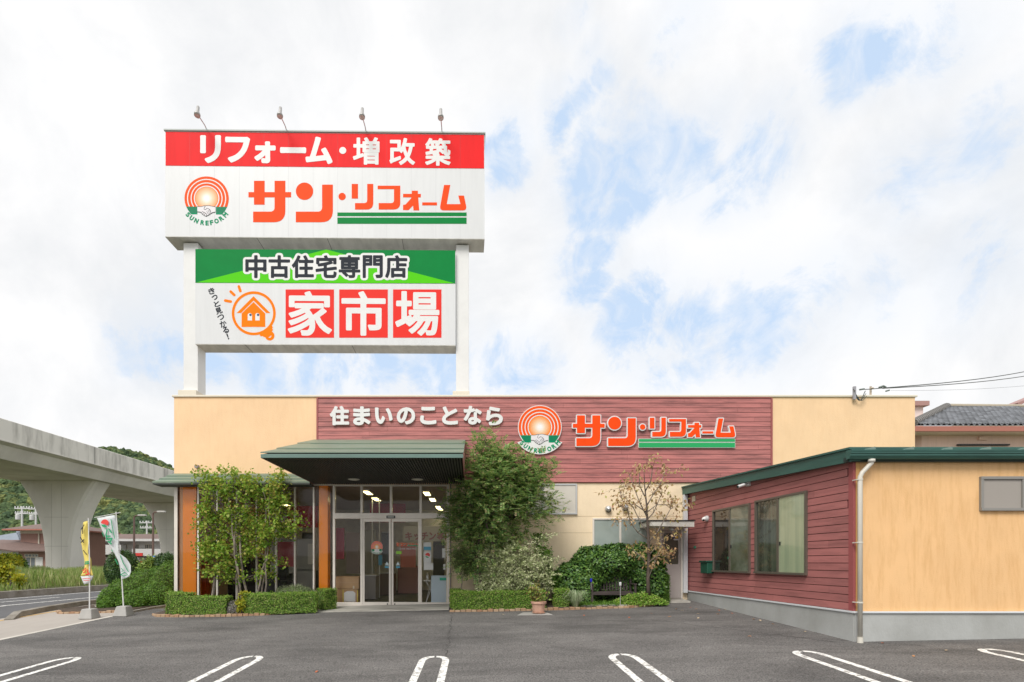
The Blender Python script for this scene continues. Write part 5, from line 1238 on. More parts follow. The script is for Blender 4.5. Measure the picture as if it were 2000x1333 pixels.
def B(px, py, d, rx, rz, wt=1, ry=None): return ((PX(px, d), d, PZ(py, d)), (rx * d / 1000, (ry or rx * .8) * d / 1000, rz * d / 1000), wt)
d = 14.9; zb_t = gz(-6.5, d)
tree('multi_stem_tree', 'airy yellow green tree with several grey stems in front of the left shop window', (PX(488, d), d, zb_t),
     [(-.1, 0, PX(452, d), d - .2, PZ(960, d), .036), (.0, .1, PX(492, d), d + .1, PZ(940, d), .04), (.12, -.05, PX(530, d), d - .1, PZ(970, d), .034), (.2, .05, PX(545, d), d, PZ(1000, d), .03), (-1.25, .05, PX(418, d), d, PZ(990, d), .055), (-.3, 0, PX(470, d), d - .3, PZ(1010, d), .028), (.35, 0, PX(512, d), d, PZ(950, d), .03)],
     [B(420, 955, d, 30, 26, .7), B(405, 1010, d, 22, 36, .8), B(412, 1075, d, 30, 34, 1.1), B(470, 950, d, 42, 26, 1.2), B(520, 965, d, 42, 32, 1.2), B(460, 1010, d, 45, 36, 1.5), B(530, 1030, d, 40, 36, 1.1), B(450, 1085, d, 42, 32, 1.1), B(500, 1065, d, 34, 30, .7), B(552, 1000, d, 26, 40, .6), B(580, 1020, d, 14, 14, .12), B(500, 1120, d, 40, 12, .3), B(425, 1118, d, 34, 18, .45), B(545, 1095, d, 25, 14, .2), B(395, 930, d, 14, 8, .1), B(450, 922, d, 28, 6, .2), B(535, 930, d, 25, 10, .2)],
     9800, .088, .075, ML_KATS, M_BARK, .009, spread=.15, ncl=210, jit=.9, droop=.5)
d = 14.35; zb_t = gz(.5, d)
cut = lambda p: not (p[0] < .05 and p[2] > 3.25) and p[1] < 15.3 and not (p[0] < -.55 and p[2] > 3.0)
tree('ash_tree', 'tall feathery green tree right of the entrance canopy', (PX(957, d), d, zb_t),
     [(0, 0, PX(975, d), d, PZ(900, d), .06), (.15, .1, PX(1010, d), d, PZ(930, d), .045), (-.2, 0, PX(925, d), d, PZ(940, d), .045), (.3, 0, PX(960, d), d - .1, PZ(900, d), .045), (-.3, .1, PX(905, d), d, PZ(1010, d), .035)],
     [B(945, 880, d, 14, 16, .25), B(985, 900, d, 32, 24, .8), B(935, 915, d, 28, 26, .7), B(1030, 925, d, 38, 24, .9), B(965, 940, d, 60, 36, 1.8), B(1030, 960, d, 45, 34, 1.2), B(925, 975, d, 45, 34, 1.3), B(985, 990, d, 55, 34, 1.5), B(905, 1030, d, 32, 32, 1.0), B(950, 1040, d, 40, 36, 1.3), B(890, 1000, d, 16, 22, .3), B(1055, 1000, d, 38, 14, .35), B(1000, 1040, d, 28, 24, .5), B(920, 1090, d, 34, 28, .8), B(1075, 985, d, 16, 10, .12), B(1062, 915, d, 14, 12, .15), B(948, 852, d, 5, 10, .05)],
     72000, .085, .036, ML_ASH, M_BARKD, .010, spread=.19, ncl=520, cutf=cut, pinnate=True)
# variegated arching shrub in front of it
t = empty('variegated_shrub', (PX(985, 14.2), 14.2, gz(.9, 14.2)), 'cream variegated arching shrub at the foot of the feathery tree', 'shrub')
br, lf = G(), G(); P_, N_2 = [], []
for k in range(360):
    a = random.uniform(0, 2 * math.pi); sx = random.random()
    c = Vector((PX(985, 14.1) + random.gauss(0, .12), 14.25 + random.gauss(0, .06), gz(.9, 14.1) + .1)); reach = random.uniform(.35, 1.05) * (1.2 if math.cos(a) > 0 else .55); hgt = random.uniform(.5, 2.0)
    top = c + Vector((math.cos(a) * reach * .6, math.sin(a) * .25 * reach, hgt)); end = c + Vector((math.cos(a) * reach * 1.25, math.sin(a) * .42 * reach, hgt * random.uniform(.45, 1.05)))
    pts = [c * (1 - s) ** 2 + top * 2 * s * (1 - s) + end * s * s for s in [i / 9 for i in range(10)]]
    br.tube(pts, [.008 - .0006 * i for i in range(10)], 4)
    for p in pts[3:]:
        for _ in range(14): P_.append((p[0] + random.gauss(0, .035), p[1] + random.gauss(0, .035), p[2] + random.gauss(0, .025))); N_2.append((0, -.3, 1))
br.build('branches', M_BARK, t); leaf_mesh(lf, np.array(P_), np.array(N_2), .085, .03, .6, .5); lf.raw = 1; lf.build('foliage', ML_VAR, t)
# feathery low shrub left
tree('small_shrub', 'small feathery shrub left of the tall tree trunk above the hedge', (PX(905, 14.4), 14.4, gz(0, 14.4)), [(0, 0, PX(905, 14.4), 14.4, PZ(1095, 14.4), .02)], [B(905, 1100, 14.4, 22, 22, 1), B(890, 1085, 14.3, 14, 18, .5)], 3200, .06, .018, leafmat('leaf_olive', [(.13, .18, .07), (.22, .26, .10), (.10, .14, .05)]), M_BARK, .006, 'shrub', .10, 40)
tree('small_shrub', 'dark glossy shrub between the variegated shrub and the ivy covered bench', (PX(1062, 14.6), 14.6, gz(2, 14.6)), [(0, 0, PX(1062, 14.6), 14.6, PZ(1100, 14.6), .025)], [B(1060, 1100, 14.6, 20, 32, 1), B(1062, 1135, 14.6, 24, 22, .8), B(1055, 1060, 14.7, 14, 22, .4)], 3600, .07, .035, ML_SHRUB, M_BARK, .006, 'shrub', .08, 60)
# dogwood with browning leaves
d = 14.42; zt3 = gz(5, d)
t = empty('young_tree', (PX(1267, d), d, zt3), 'thin young tree with browning leaves beside the side door', 'tree')
tr = G(); trunk = [(1267, 1170), (1266, 1130), (1268, 1090), (1267, 1058), (1264, 1020), (1262, 985), (1259, 950), (1258, 915)]
tr.tube([(PX(x, d), d + .03 * math.sin(i), PZ(y, d)) for i, (x, y) in enumerate(trunk)], [.06, .05, .045, .042, .032, .024, .015, .007], 10); tr.build('trunk', M_BARKD, t, smooth=True)
br = G(); tips = []
for pl in [[(1265, 1052), (1245, 1040), (1230, 1020), (1224, 1000), (1212, 975), (1206, 955)], [(1265, 1040), (1250, 1015), (1240, 990), (1222, 965)], [(1264, 1010), (1250, 980), (1240, 950), (1232, 925)], [(1266, 1060), (1282, 1040), (1295, 1015), (1305, 995), (1308, 975)], [(1262, 990), (1276, 965), (1290, 945), (1298, 922)], [(1262, 975), (1248, 950), (1246, 920)],
           [(1267, 1085), (1280, 1070), (1292, 1055), (1308, 1048)], [(1266, 1105), (1252, 1085), (1240, 1075)], [(1266, 1100), (1280, 1085), (1300, 1085)], [(1260, 960), (1270, 940), (1272, 915)], [(1264, 1000), (1285, 985), (1312, 985)], [(1266, 1130), (1275, 1105), (1285, 1080)], [(1264, 1015), (1280, 1000), (1300, 960)], [(1262, 1000), (1240, 985), (1210, 990)]]:
    dy = random.uniform(-.45, .45); q = [(PX(x, d), d + dy * i / len(pl), PZ(y, d)) for i, (x, y) in enumerate(pl)]; br.tube(q, [.018 * (1 - .75 * i / len(q)) for i in range(len(q))], 6)
    for i in range(1, len(q)):
        for _ in range(4):
            a = Vector(q[i]); b = a + Vector((random.gauss(0, .17), random.gauss(0, .2), random.gauss(.08, .12))); br.tube([a, a.lerp(b, .5) + Vector((0, 0, .02)), b], [.006, .004, .002], 4)
            if i >= 2 or pl[-1][1] > 1040: tips.append(tuple(b))
br.build('branches', M_BARK, t, smooth=True); tips = np.array(tips); C = np.repeat(tips, 9, 0); C = C + rng.normal(0, .08, C.shape) * [1, 1, .7]
g = G(); leaf_mesh(g, C, np.tile([0, -.3, .2], (len(C), 1)), .115, .06, .8, 1.4, fold=.1); g.raw = 1; g.build('crown', ML_DOG, t)
# ivy mound around the bench: an arch of foliage with a hollow in front
t = empty('ivy_shrub', (PX(1180, 15), 15.0, gz(4, 15)), 'large dark ivy shrub arching over the wooden bench', 'shrub')
gc, gg = G(), G()
for (px, py, d, rx, rz, ry) in [(1125, 1135, 14.95, 48, 42, 26), (1160, 1105, 15.1, 45, 40, 24), (1205, 1095, 15.15, 55, 34, 22), (1255, 1100, 15.1, 42, 40, 24), (1275, 1140, 14.9, 28, 42, 26), (1200, 1140, 15.25, 70, 40, 14), (1140, 1160, 14.9, 24, 26, 24), (1192, 1098, 14.85, 55, 20, 16), (1288, 1125, 15.0, 14, 30, 18)]:
    c, r = (PX(px, d), d, PZ(py, d)), (rx * d / 1000, ry * d / 1000, rz * d / 1000); zc = gz(c[0], c[1])
    b = bumpy(c, [v * .82 for v in r], '', None, None, px, zcut=zc); gc.add(b.v[0], b.f)
    P, D = ellipsoid_pts(c, r, int(rx * rz * 2.6), .86, -.9); P[:, 2] += .04 * np.sin(P[:, 0] * 13) * np.sin(P[:, 2] * 11); k = (P[:, 2] > zc) & (P[:, 1] < 15.48); D[:, 2] += .5; leaf_mesh(gg, P[k], D[k], .085, .06, .55)
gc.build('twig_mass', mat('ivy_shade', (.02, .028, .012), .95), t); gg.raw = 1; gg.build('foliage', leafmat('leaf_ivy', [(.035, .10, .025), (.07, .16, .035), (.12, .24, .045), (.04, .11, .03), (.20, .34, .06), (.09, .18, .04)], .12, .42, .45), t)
hd = hedge([(PX(1082, 14.3), 14.28), (PX(1108, 14.3), 14.25)], .5, .50, 'rounded clipped hedge block between the terracotta pot and the bench', lm=ML_HEDGE)
hedge([(PX(1284, 14.9), 14.75), (PX(1296, 14.9), 14.85)], .4, .78, 'upright clipped hedge block beside the side door', lm=ML_SHRUB)
def blades(name, c, n, h, sp, label, cat, m, w=.014):
    t = empty(name, c, label, cat); g = G()
    for k in range(n):
        a = random.uniform(0, 6.28); l = h * random.uniform(.5, 1.1); ro = random.uniform(0, .06); o = Vector(c) + Vector((math.cos(a) * ro, math.sin(a) * ro, 0)); e_ = Vector((math.cos(a), math.sin(a), 0)); s = sp * random.uniform(.3, 1.2)
        q = Vector((-e_.y, e_.x, 0)) * w / 2; pts = [o, o + e_ * s * .35 + Vector((0, 0, l * .65)), o + e_ * s * .8 + Vector((0, 0, l * .85)), o + e_ * s * 1.3 + Vector((0, 0, l * .6))]
        v = []; 
        for i, p in enumerate(pts): f_ = 1 - i / 3.2; v += [p - q * f_, p + q * f_]
        g.add([tuple(x) for x in v], [(2 * i, 2 * i + 1, 2 * i + 3, 2 * i + 2) for i in range(3)])
    g.raw = 1; g.build('blades', m, t); return t
blades('striped_grass', (PX(1124, 13.95), 13.95, gz(2.8, 13.95) + .04), 300, .52, .36, 'tuft of striped pale grass at the brick border left of the bench', 'grass tuft', leafmat('blade_striped', [(.42, .50, .32), (.26, .36, .17), (.58, .62, .44), (.18, .27, .12)]))
blades('spiky_plant', (PX(574, 14.7), 14.75, gz(-5, 14.7) + .3), 120, .55, .3, 'spiky grey green plant above the hedge left of the orange pillar', 'plant', leafmat('blade_grey', [(.30, .34, .20), (.20, .26, .12), (.36, .36, .24)]))
mound('low_shrub', (PX(578, 14.75), 14.75, PZ(1160, 14.75)), (.62, .25, .24), 'grey green low shrub behind the long hedge by the window', 'shrub', leafmat('leaf_sage', [(.24, .27, .16), (.15, .20, .09), (.32, .33, .20)]), 3500, .05, .018)
mound('low_shrub', (PX(457, 13.98), 14.05, PZ(1190, 14)), (.24, .17, .22), 'dusty grey shrub filling the gap between the two hedges', 'shrub', ML_GREY, 2200, .05, .022)
tree('low_shrub', 'yellow green little shrub in the gap beside the dusty grey shrub', (PX(472, 13.9), 13.98, gz(-6, 14)), [(0, 0, PX(473, 13.98), 13.98, PZ(1170, 14), .012)], [B(472, 1182, 13.95, 12, 18, 1), B(478, 1160, 14, 8, 12, .4)], 900, .06, .04, ML_YEL, M_BARK, .004, 'shrub', .05, 24)
g = G(); zz = gz(4, 14.1); P = np.stack([rng.uniform(PX(1120, 14), PX(1210, 14), 3800), rng.uniform(13.95, 15.2, 3800), np.full(3800, .0)], 1); P[:, 2] = [gz(a, b) + .06 + random.uniform(0, .05) for a, b, _ in P]
leaf_mesh(g, P, np.tile([0, 0, 1.], (len(P), 1)), .05, .02, .9); g.raw = 1; o = g.build('ground_cover', ML_SHRUB); tag(o, 'short green ground cover under the bench', 'ground cover', kind='stuff')
g = G(); kk = 6500; xx = rng.uniform(PX(1195, 14.3), PX(1300, 14.3), kk); yy = rng.uniform(13.98, 14.9, kk); hh = .26 * np.exp(-((xx - 4.75) / .62) ** 4) * np.exp(-((yy - 14.45) / .38) ** 4); 
P = np.stack([xx, yy, np.array([gz(a, b) + .05 for a, b in zip(xx, yy)]) + hh * rng.uniform(.3, 1.1, kk)], 1); P = P[hh > .03]; leaf_mesh(g, P, np.tile([0, -.3, 1.], (len(P), 1)), .06, .035, .7); g.raw = 1
o = g.build('low_ground_plants', ML_HEDGE); tag(o, 'leafy low plants at the foot of the thin young tree', 'plants', kind='stuff')
struct(slab('stepping_slab', [(PX(1135, 14.0), 14.02), (PX(1230, 14.0), 14.02), (PX(1226, 14.2), 14.26), (PX(1140, 14.2), 14.26)], .075, M_CONC))
# ---- bench
d = 14.55; bx_0, bx_1 = PX(1155, d), PX(1243, d); zg_b = gz(4, d) + .05; BE = empty('garden_bench', ((bx_0 + bx_1) / 2, d + .2, zg_b), 'dark wooden slatted bench swallowed by the ivy shrub', 'bench')
zs_ = PZ(1156, d)
g = G()
for k in range(4): g.box(bx_0 + .05, bx_1 - .05, d + .02 + k * .11, d + .11 + k * .11, zs_ - .03, zs_)
g.box(bx_0 + .05, bx_1 - .05, d, d + .019, zs_ - .09, zs_ - .005); g.build('seat', M_WOOD, BE, bevel=.004)
for x in (bx_0, bx_1 - .055): G().box(x, x + .055, d - .01, d + .05, zg_b - .03, zs_ + .2).build('front_leg', M_WOOD, BE, bevel=.004); G().box(x + .001, x + .054, d + .44, d + .5, zg_b - .03, zs_ + .42).build('rear_leg', M_WOOD, BE, bevel=.004); G().box(x - .01, x + .065, d - .03, d + .5, zs_ + .2, zs_ + .235).build('armrest', M_WOOD, BE, bevel=.004)
g = G(); n = 13
for k in range(n):
    x = bx_0 + .12 + (bx_1 - bx_0 - .28) * k / (n - 1); top = zs_ + .34 + .20 * math.sin(math.pi * k / (n - 1)); g.prism([(d + .44, zs_ + .02), (d + .46, zs_ + .02), (d + .53, top), (d + .51, top)], 'x', x, x + .045)
g.build('back_slats', M_WOOD, BE)
pts = [(bx_0 + .06 + (bx_1 - bx_0 - .12) * k / 12, d + .52, zs_ + .36 + .20 * math.sin(math.pi * k / 12)) for k in range(13)]; G().tube(pts, .025, 6).build('top_rail', M_WOOD, BE)
# ---- solar lights
def solar(px, py0, py1, d, m, label):
    x = PX(px, d); z0, z1 = PZ(py0, d), PZ(py1, d); t = empty('garden_light', (x, d, z1), label, 'garden light', 'small garden lights by the bench')
    G().tube([(x, d, z1 - .05), (x, d, z0 - .09)], .008, 8).build('stake', M_ALU, t)
    G().lathe([(.02, -.1), (.03, -.09), (.035, -.02), (.03, 0), (.0, .005)], (x, d, z0), 14).build('lamp', m, t); return t
t = solar(1154.5, 1130, 1148, 14.5, mat('solar_blue', (.02, .02, .45), .3), 'small light with a blue cap on the bench end'); 
solar(1211.5, 1137, 1186, 14.05, mat('solar_white', (.65, .65, .66), .35), 'white capped garden light on a thin stake in front of the bench')
# ---- terracotta pot with plant
d = 13.2; x = PX(1052, d); z0 = gz(x, d) + .01; PT = empty('terracotta_pot', (x, d, z0), 'pale terracotta pot with a leafy plant on the asphalt before the hedge', 'pot plant')
MT = mat('terracotta', (.55, .33, .24), .8, var=.15, vscale=6)
G().lathe([(.13, .025), (.14, .045), (.175, .24), (.2, .25), (.205, .30), (.18, .305), (.17, .27), (.0, .26)], (x, d, z0), 28).build('pot', MT, PT, smooth=False)
G().lathe([(.15, 0), (.175, .03), (.16, .034), (.13, .02)], (x, d, z0), 28).build('saucer', MT, PT)
st = G(); C = []
for k in range(16):
    a = random.uniform(0, 6.28); r = random.uniform(.05, .25); b = Vector((x + math.cos(a) * r, d + math.sin(a) * r, z0 + random.uniform(.4, .72))); limb(st, (x, d, z0 + .25), b, .007, .003, .08, 4, 5); C.append(tuple(b)); C.append(tuple(Vector((x, d, z0 + .3)).lerp(b, .65)))
st.build('stems', M_BARK, PT); C = np.repeat(np.array(C), 11, 0) + rng.normal(0, .06, (32 * 11, 3)); g = G(); leaf_mesh(g, C, np.tile([0, 0, .6], (len(C), 1)), .085, .05, .9); g.raw = 1; g.build('foliage', leafmat('leaf_pot', [(.12, .22, .03), (.22, .32, .05), (.32, .34, .08), (.30, .18, .08), (.10, .18, .03)]), PT)

# ------------------------------------------------------------------ banner stands
def weight(t, c, w0, w1, h):
    g = G(); v = [(c[0] + sx * w0, c[1] + sy * w0, c[2]) for sx, sy in ((-1, -1), (1, -1), (1, 1), (-1, 1))] + [(c[0] + sx * w1, c[1] + sy * w1, c[2] + h) for sx, sy in ((-1, -1), (1, -1), (1, 1), (-1, 1))]
    g.add(v, [(0, 1, 2, 3), (4, 5, 6, 7), (0, 1, 5, 4), (1, 2, 6, 5), (2, 3, 7, 6), (3, 0, 4, 7)]); g.build('base_block', M_CONC, t, bevel=.02)
def cloth(rows, d, m, t, amp=.03, name='flag', nx=12, sub=4):
    """rows: (left px, left py, right px, right py); the cloth waves in depth"""
    rr = []
    for a, b in zip(rows, rows[1:]):
        for k in range(sub): f_ = k / sub; rr.append([p + (q - p) * f_ for p, q in zip(a, b)])
    rr.append(list(rows[-1])); g = G(); v = []
    for j, (x0, y0, x1, y1) in enumerate(rr):
        for i in range(nx + 1):
            s = i / nx; dd_ = d + amp * math.sin(s * 6 + j * .45) * s; v.append((PX(x0 + (x1 - x0) * s, d), dd_, PZ(y0 + (y1 - y0) * s, d)))
    n = nx + 1; g.add(v, [(j * n + i, j * n + i + 1, (j + 1) * n + i + 1, (j + 1) * n + i) for j in range(len(rr) - 1) for i in range(nx)])
    o = g.build(name, m, t, smooth=True); so_ = o.modifiers.new('s', 'SOLIDIFY'); so_.thickness = .002; return o
def strokes(lines, d, r, m, t, off, name='flag_lettering', flat=.25):
    g = G()
    for l in lines: g.tube([(PX(px, d), d - off, PZ(py, d)) for px, py in l], r, 6)
    V = g.v
    for i in range(len(V)): V[i][:, 1] = (d - off) + (V[i][:, 1] - (d - off)) * flat
    return g.build(name, m, t)
zq = lambda x, y: (130 + x / 5.555, 980 + y / 5.555)
d = GD(175, 1208) - .0; x = PX(175, d); z0 = gz(x, d)
YB = empty('banner_stand', (x, d, z0), 'narrow twisted yellow banner on a white pole in a concrete block', 'banner stand', 'banner stands by the lot entrance')
weight(YB, (x, d, z0), .19, .13, .27)
G().tube([(x, d, z0 + .1), (x, d, PZ(1100, d)), (PX(172.5, d), d, PZ(1012, d))], [.017, .014, .012], 8).build('pole', M_WHITE, YB)
M_FY = mat('flag_yellow', (.88, .74, .20), .7, trans=.25); M_FW = mat('flag_white', (.74, .77, .78), .7, trans=.25)
R5 = lambda *r: [(*zq(a, b), *zq(c, e_)) for a, b, c, e_ in r]
fl = cloth(R5((185, 218, 232, 208), (160, 330, 232, 330), (160, 450, 238, 450), (180, 560, 242, 560), (195, 640, 262, 620), (195, 720, 262, 720), (152, 808, 296, 800)), d + .01, M_FY, YB, .03)
cloth(R5((152, 808, 296, 800), (190, 898, 250, 880)), d + .01, M_FW, YB, .02, 'flag_foot')
strokes([[zq(205, 250), zq(172, 305)], [zq(190, 280), zq(190, 350)], [zq(163, 385), zq(200, 445)], [zq(170, 445), zq(205, 410)], [zq(196, 525), zq(235, 575)]], d, .013, M_INK, YB, .05)
strokes([[zq(190, 750), zq(225, 715), zq(215, 760), zq(195, 770)], [zq(235, 730), zq(255, 790)], [zq(222, 790), zq(270, 780)]], d, .017, mat('flag_red', (.72, .05, .04), .6), YB, .05)
strokes([[zq(215, 655), zq(258, 650)], [zq(212, 675), zq(256, 668)]], d, .02, mat('flag_green', (.02, .32, .14), .6), YB, .05)
strokes([[zq(190, 835), zq(275, 830)], [zq(200, 855), zq(262, 850)]], d, .008, MATS['flag_red'], YB, .05)
d = GD(242, 1203); x = PX(242, d); z0 = gz(x, d)
GB = empty('banner_stand', (x, d, z0), 'white and green banner on a leaning white pole in a concrete block', 'banner stand', 'banner stands by the lot entrance')
weight(GB, (x, d, z0), .2, .13, .28)
G().tube([(x, d, z0 + .1), (PX(238, d), d, PZ(1130, d)), (PX(226.5, d), d, PZ(1000, d))], [.018, .015, .012], 8).build('pole', M_WHITE, GB)
G().tube([(PX(186, d), d - .03, PZ(1011, d)), (PX(236, d), d - .01, PZ(1001, d))], .008, 6).build('top_rod', M_WHITE, GB)
cloth(R5((328, 172, 528, 145), (385, 310, 545, 290), (440, 430, 560, 430), (510, 545, 575, 555), (560, 640, 640, 610), (580, 720, 690, 690), (590, 800, 706, 760), (600, 842, 690, 810)), d - .02, M_FW, GB, .035)
cx_, cz_ = PX(130 + 435 / 5.555, d), PZ(980 + 235 / 5.555, d); off = d - .07
holder = child_empty('flag_mark', GB, (0, 0, 0)); 
ORI[holder.name] = ORI[GB.name]; yy_mark(cx_, cz_, .11, off, holder)
def flat_glyph(ch, box, ang, dd_, m, t, o_=.01):
    x0_, x1_, y0_, y1_ = box; a, b = zq(x0_, y1_), zq(x1_, y0_); SZl = 2
    return bold(place_chars([(ch, PX(a[0], dd_), PX(b[0], dd_), PZ(a[1], dd_), PZ(b[1], dd_), ang)]), o_, .01, .002, off).build('flag_lettering', m, t)
MG_ = MATS['flag_green']
for ch, b in (('ハ', (440, 505, 295, 345)), ('ト', (448, 495, 350, 400)), ('マ', (455, 520, 400, 465))): flat_glyph(ch, b, R(12), d, MG_, holder)
strokes([[zq(500, 190), zq(520, 300), zq(540, 400)], [zq(405, 330), zq(425, 380)], [zq(505, 520), zq(520, 540)], [zq(600, 580), zq(630, 660), zq(690, 760)], [zq(545, 620), zq(575, 680)], [zq(605, 790), zq(650, 765), zq(680, 790), zq(640, 805), zq(605, 790)], [zq(610, 720), zq(635, 745), zq(615, 755)]], d, .012, MG_, GB, .07)

# ------------------------------------------------------------------ fallen leaves
ML_FALL = [mat('fallen_leaf_brown', (.40, .20, .09), .8), mat('fallen_leaf_pale', (.58, .45, .30), .8), mat('fallen_leaf_red', (.42, .12, .05), .8)]
LP = [(1322, 1190), (1336, 1193), (1346, 1187), (1357, 1190), (1362, 1208), (1405, 1193), (1406, 1200), (1418, 1191), (1432, 1199), (1475, 1210), (1485, 1213), (1502, 1210), (1513, 1220), (1572, 1234), (1228, 1207), (1304, 1205), (1732, 1249), (1726, 1257), (1783, 1283), (1849, 1271), (615, 1314), (1275, 1199), (1368, 1200), (1140, 1203), (1460, 1243), (985, 1201)]
spots = {(1322, 1190): 'left of the annex foundation by the side door step'}
for k, (px, py) in enumerate(LP):
    d = GD(px, py); x = PX(px, d); z = gz(x, d) + .006; g = G(); a = random.uniform(0, 6.28); s = random.uniform(.05, .08)
    pts = [(0, 0, .0), (.35, .28, .012), (.7, .2, .018), (1.05, 0, .008), (.7, -.2, .014), (.35, -.28, .004)]
    v = [(x + s * (p[0] * math.cos(a) - p[1] * math.sin(a)), d + s * 1.3 * (p[0] * math.sin(a) + p[1] * math.cos(a)), z + p[2]) for p in pts] + [(x, d, z)] ; v += [(p[0], p[1], p[2] - .003) for p in v[:6]]
    g.add(v, [(0, 1, 5), (1, 2, 4, 5), (2, 3, 4), (7, 11, 8), (8, 11, 10, 9)[:4] if False else (8, 11, 10, 9)] + [(i, (i + 1) % 6, 7 + (i + 1) % 6, 7 + i) for i in range(6)])
    g.v[0] = np.delete(g.v[0], 6, 0); g.n -= 1; g.f = [tuple(i - 1 if i > 6 else i for i in q) for q in g.f]
    o = g.build('fallen_leaf', ML_FALL[k % 3]); centre(o)
    where = 'near the side door and annex foundation' if 1300 < px < 1520 else ('near the annex corner' if px > 1520 else ('on the asphalt at a bay line left of centre' if px < 700 else 'on the asphalt in front of the bench border'))
    tag(o, ('small brown', 'small pale', 'small reddish')[k % 3] + ' fallen leaf ' + where, 'leaf', 'fallen leaves: ' + where + ', ' + ('brown', 'pale', 'reddish')[k % 3])

# ------------------------------------------------------------------ across the road: verge, bushes, houses, lamps, hill
g = G()
zv = gz(-20, 20) + .2
v = [(-18.9, -30, zv), (-18.9, 300, zv), (-34, 300, zv + .1), (-34, -30, zv + .1), (-130, 300, zv - .15), (-130, -30, zv - .15)]
g.add(v, [(0, 1, 2, 3), (3, 2, 4, 5)]); struct(g.build('verge_ground', M_GROUND))
g = G(); n = 60000; yy = 20 + 42 * rng.uniform(0, 1, n) ** 1.3; xx = -19.0 - rng.uniform(0, 1, n) ** .8 * 14; 
tall = .45 + .5 * (np.sin(xx * .9) * np.sin(yy * .55) * .5 + .5) + .25 * np.sin(yy * 1.7 + xx); hgt = np.clip(tall, .22, 1.15) * np.clip((-19 - xx) / 1.2 + .35, .3, 1) * .95
a = rng.uniform(0, 6.28, n); ww = .05; ln_ = rng.normal(0, .16, (n, 2)) * hgt[:, None]
ww = .022; q = np.stack([np.cos(a) * ww, np.sin(a) * ww, a * 0], 1); b0 = np.stack([xx, yy, a * 0 + zv], 1); mid = b0 + np.stack([ln_[:, 0] * .4, ln_[:, 1] * .4, hgt * .6], 1); top = b0 + np.stack([ln_[:, 0], ln_[:, 1], hgt], 1)
v = np.stack([b0 - q * .6, mid - q, top, mid + q], 1).reshape(-1, 3); g.add(v, [tuple(z) for z in np.arange(n * 4).reshape(-1, 4).tolist()]); g.raw = 1
o = g.build('verge_grass', ML_GRASS); tag(o, 'tall weedy grass on the verge beyond the road', 'grass', kind='stuff')
mound('leafy_bush', (PX(70, 27), 27, zv + .2), (1.0, .8, .55), 'low green bush in the verge grass at the pier foot', 'bush', ML_SHRUB, 5000, .12, .07, 'bushes on the verge', zc=zv)
mound('leafy_bush', (PX(12, 38), 38, zv + 1.0), (1.0, .9, .8), 'bright yellow topped bush at the left edge behind the verge', 'bush', ML_YEL, 5000, .16, .1, 'bushes on the verge', zc=zv)
mound('leafy_bush', (PX(24, 42), 42, zv + .8), (.9, 1.0, 1.1), 'dull green rounded bush in front of the brown house', 'bush', ML_SHRUB, 4000, .16, .1, 'bushes on the verge', zc=zv)
tree('flowering_weed', 'yellow leaved bushy plant in the verge grass at the left edge', (PX(20, 22.5), 22.5, zv), [(0, 0, PX(20, 22.5), 22.5, PZ(1120, 22.5), .03)], [B(5, 1128, 22.5, 14, 16, 1), B(33, 1135, 22.5, 14, 14, .8), B(15, 1112, 22.6, 16, 9, .5)], 1500, .14, .10, ML_YEL, M_BARK, .01, 'plant', .12, 36)
tree('flowering_weed', 'pale green leggy weed growing above the wide shrub', (PX(283, 20), 20, -.2), [(0, 0, PX(283, 20), 20, PZ(1100, 20), .02)], [B(285, 1108, 20, 16, 14, 1), B(292, 1096, 20, 7, 10, .3)], 900, .10, .05, leafmat('leaf_fresh', [(.22, .34, .06), (.30, .40, .10), (.14, .26, .04)]), M_BARK, .008, 'plant', .1, 24)

M_TILEB = mat('roof_brown', (.17, .115, .10), .7, var=.15, vscale=3, stretch=(4, 1, 1)); M_TILEG = mat('roof_blue_grey', (.20, .23, .27), .6, var=.12, vscale=3)
M_WALLB = mat('wall_brown', (.34, .20, .165), .8, var=.1, vscale=4, stretch=(8, 8, .3)); M_WALLW = mat('wall_white', (.66, .66, .65), .7, var=.05); M_WALLP = mat('wall_pink', (.78, .58, .49), .8, var=.05, stretch=(6, 1, .3)); M_TRIMB = mat('trim_cream', (.62, .58, .48), .6); M_REDB = mat('fascia_redbrown', (.40, .15, .11), .5)
M_WIN = mat('far_window', (.16, .18, .20), .15)
def hip(par, x0, x1, y0, y1, ze, zr, ov, m, inset=None, fas=M_REDB, name='roof'):
    x0 -= ov; x1 += ov; y0 -= ov; y1 += ov; ym = (y0 + y1) / 2; i = (y1 - y0) / 2 if inset is None else inset
    v = [(x0, y0, ze), (x1, y0, ze), (x1, y1, ze), (x0, y1, ze), (x0 + i, ym, zr), (x1 - i, ym, zr)]; g = G(); g.add(v, [(0, 1, 5, 4), (1, 2, 5), (2, 3, 4, 5), (3, 0, 4), (0, 3, 2, 1)])
    o = g.build(name, m, par); g = G(); g.box(x0 - .02, x1 + .02, y0 - .03, y0 + .05, ze - .18, ze - .01); g.box(x0 - .02, x0 + .05, y0 + .05, y1, ze - .18, ze - .01); g.box(x1 - .05, x1 + .02, y0 + .05, y1, ze - .18, ze - .01); g.build('fascia', fas, o); return o
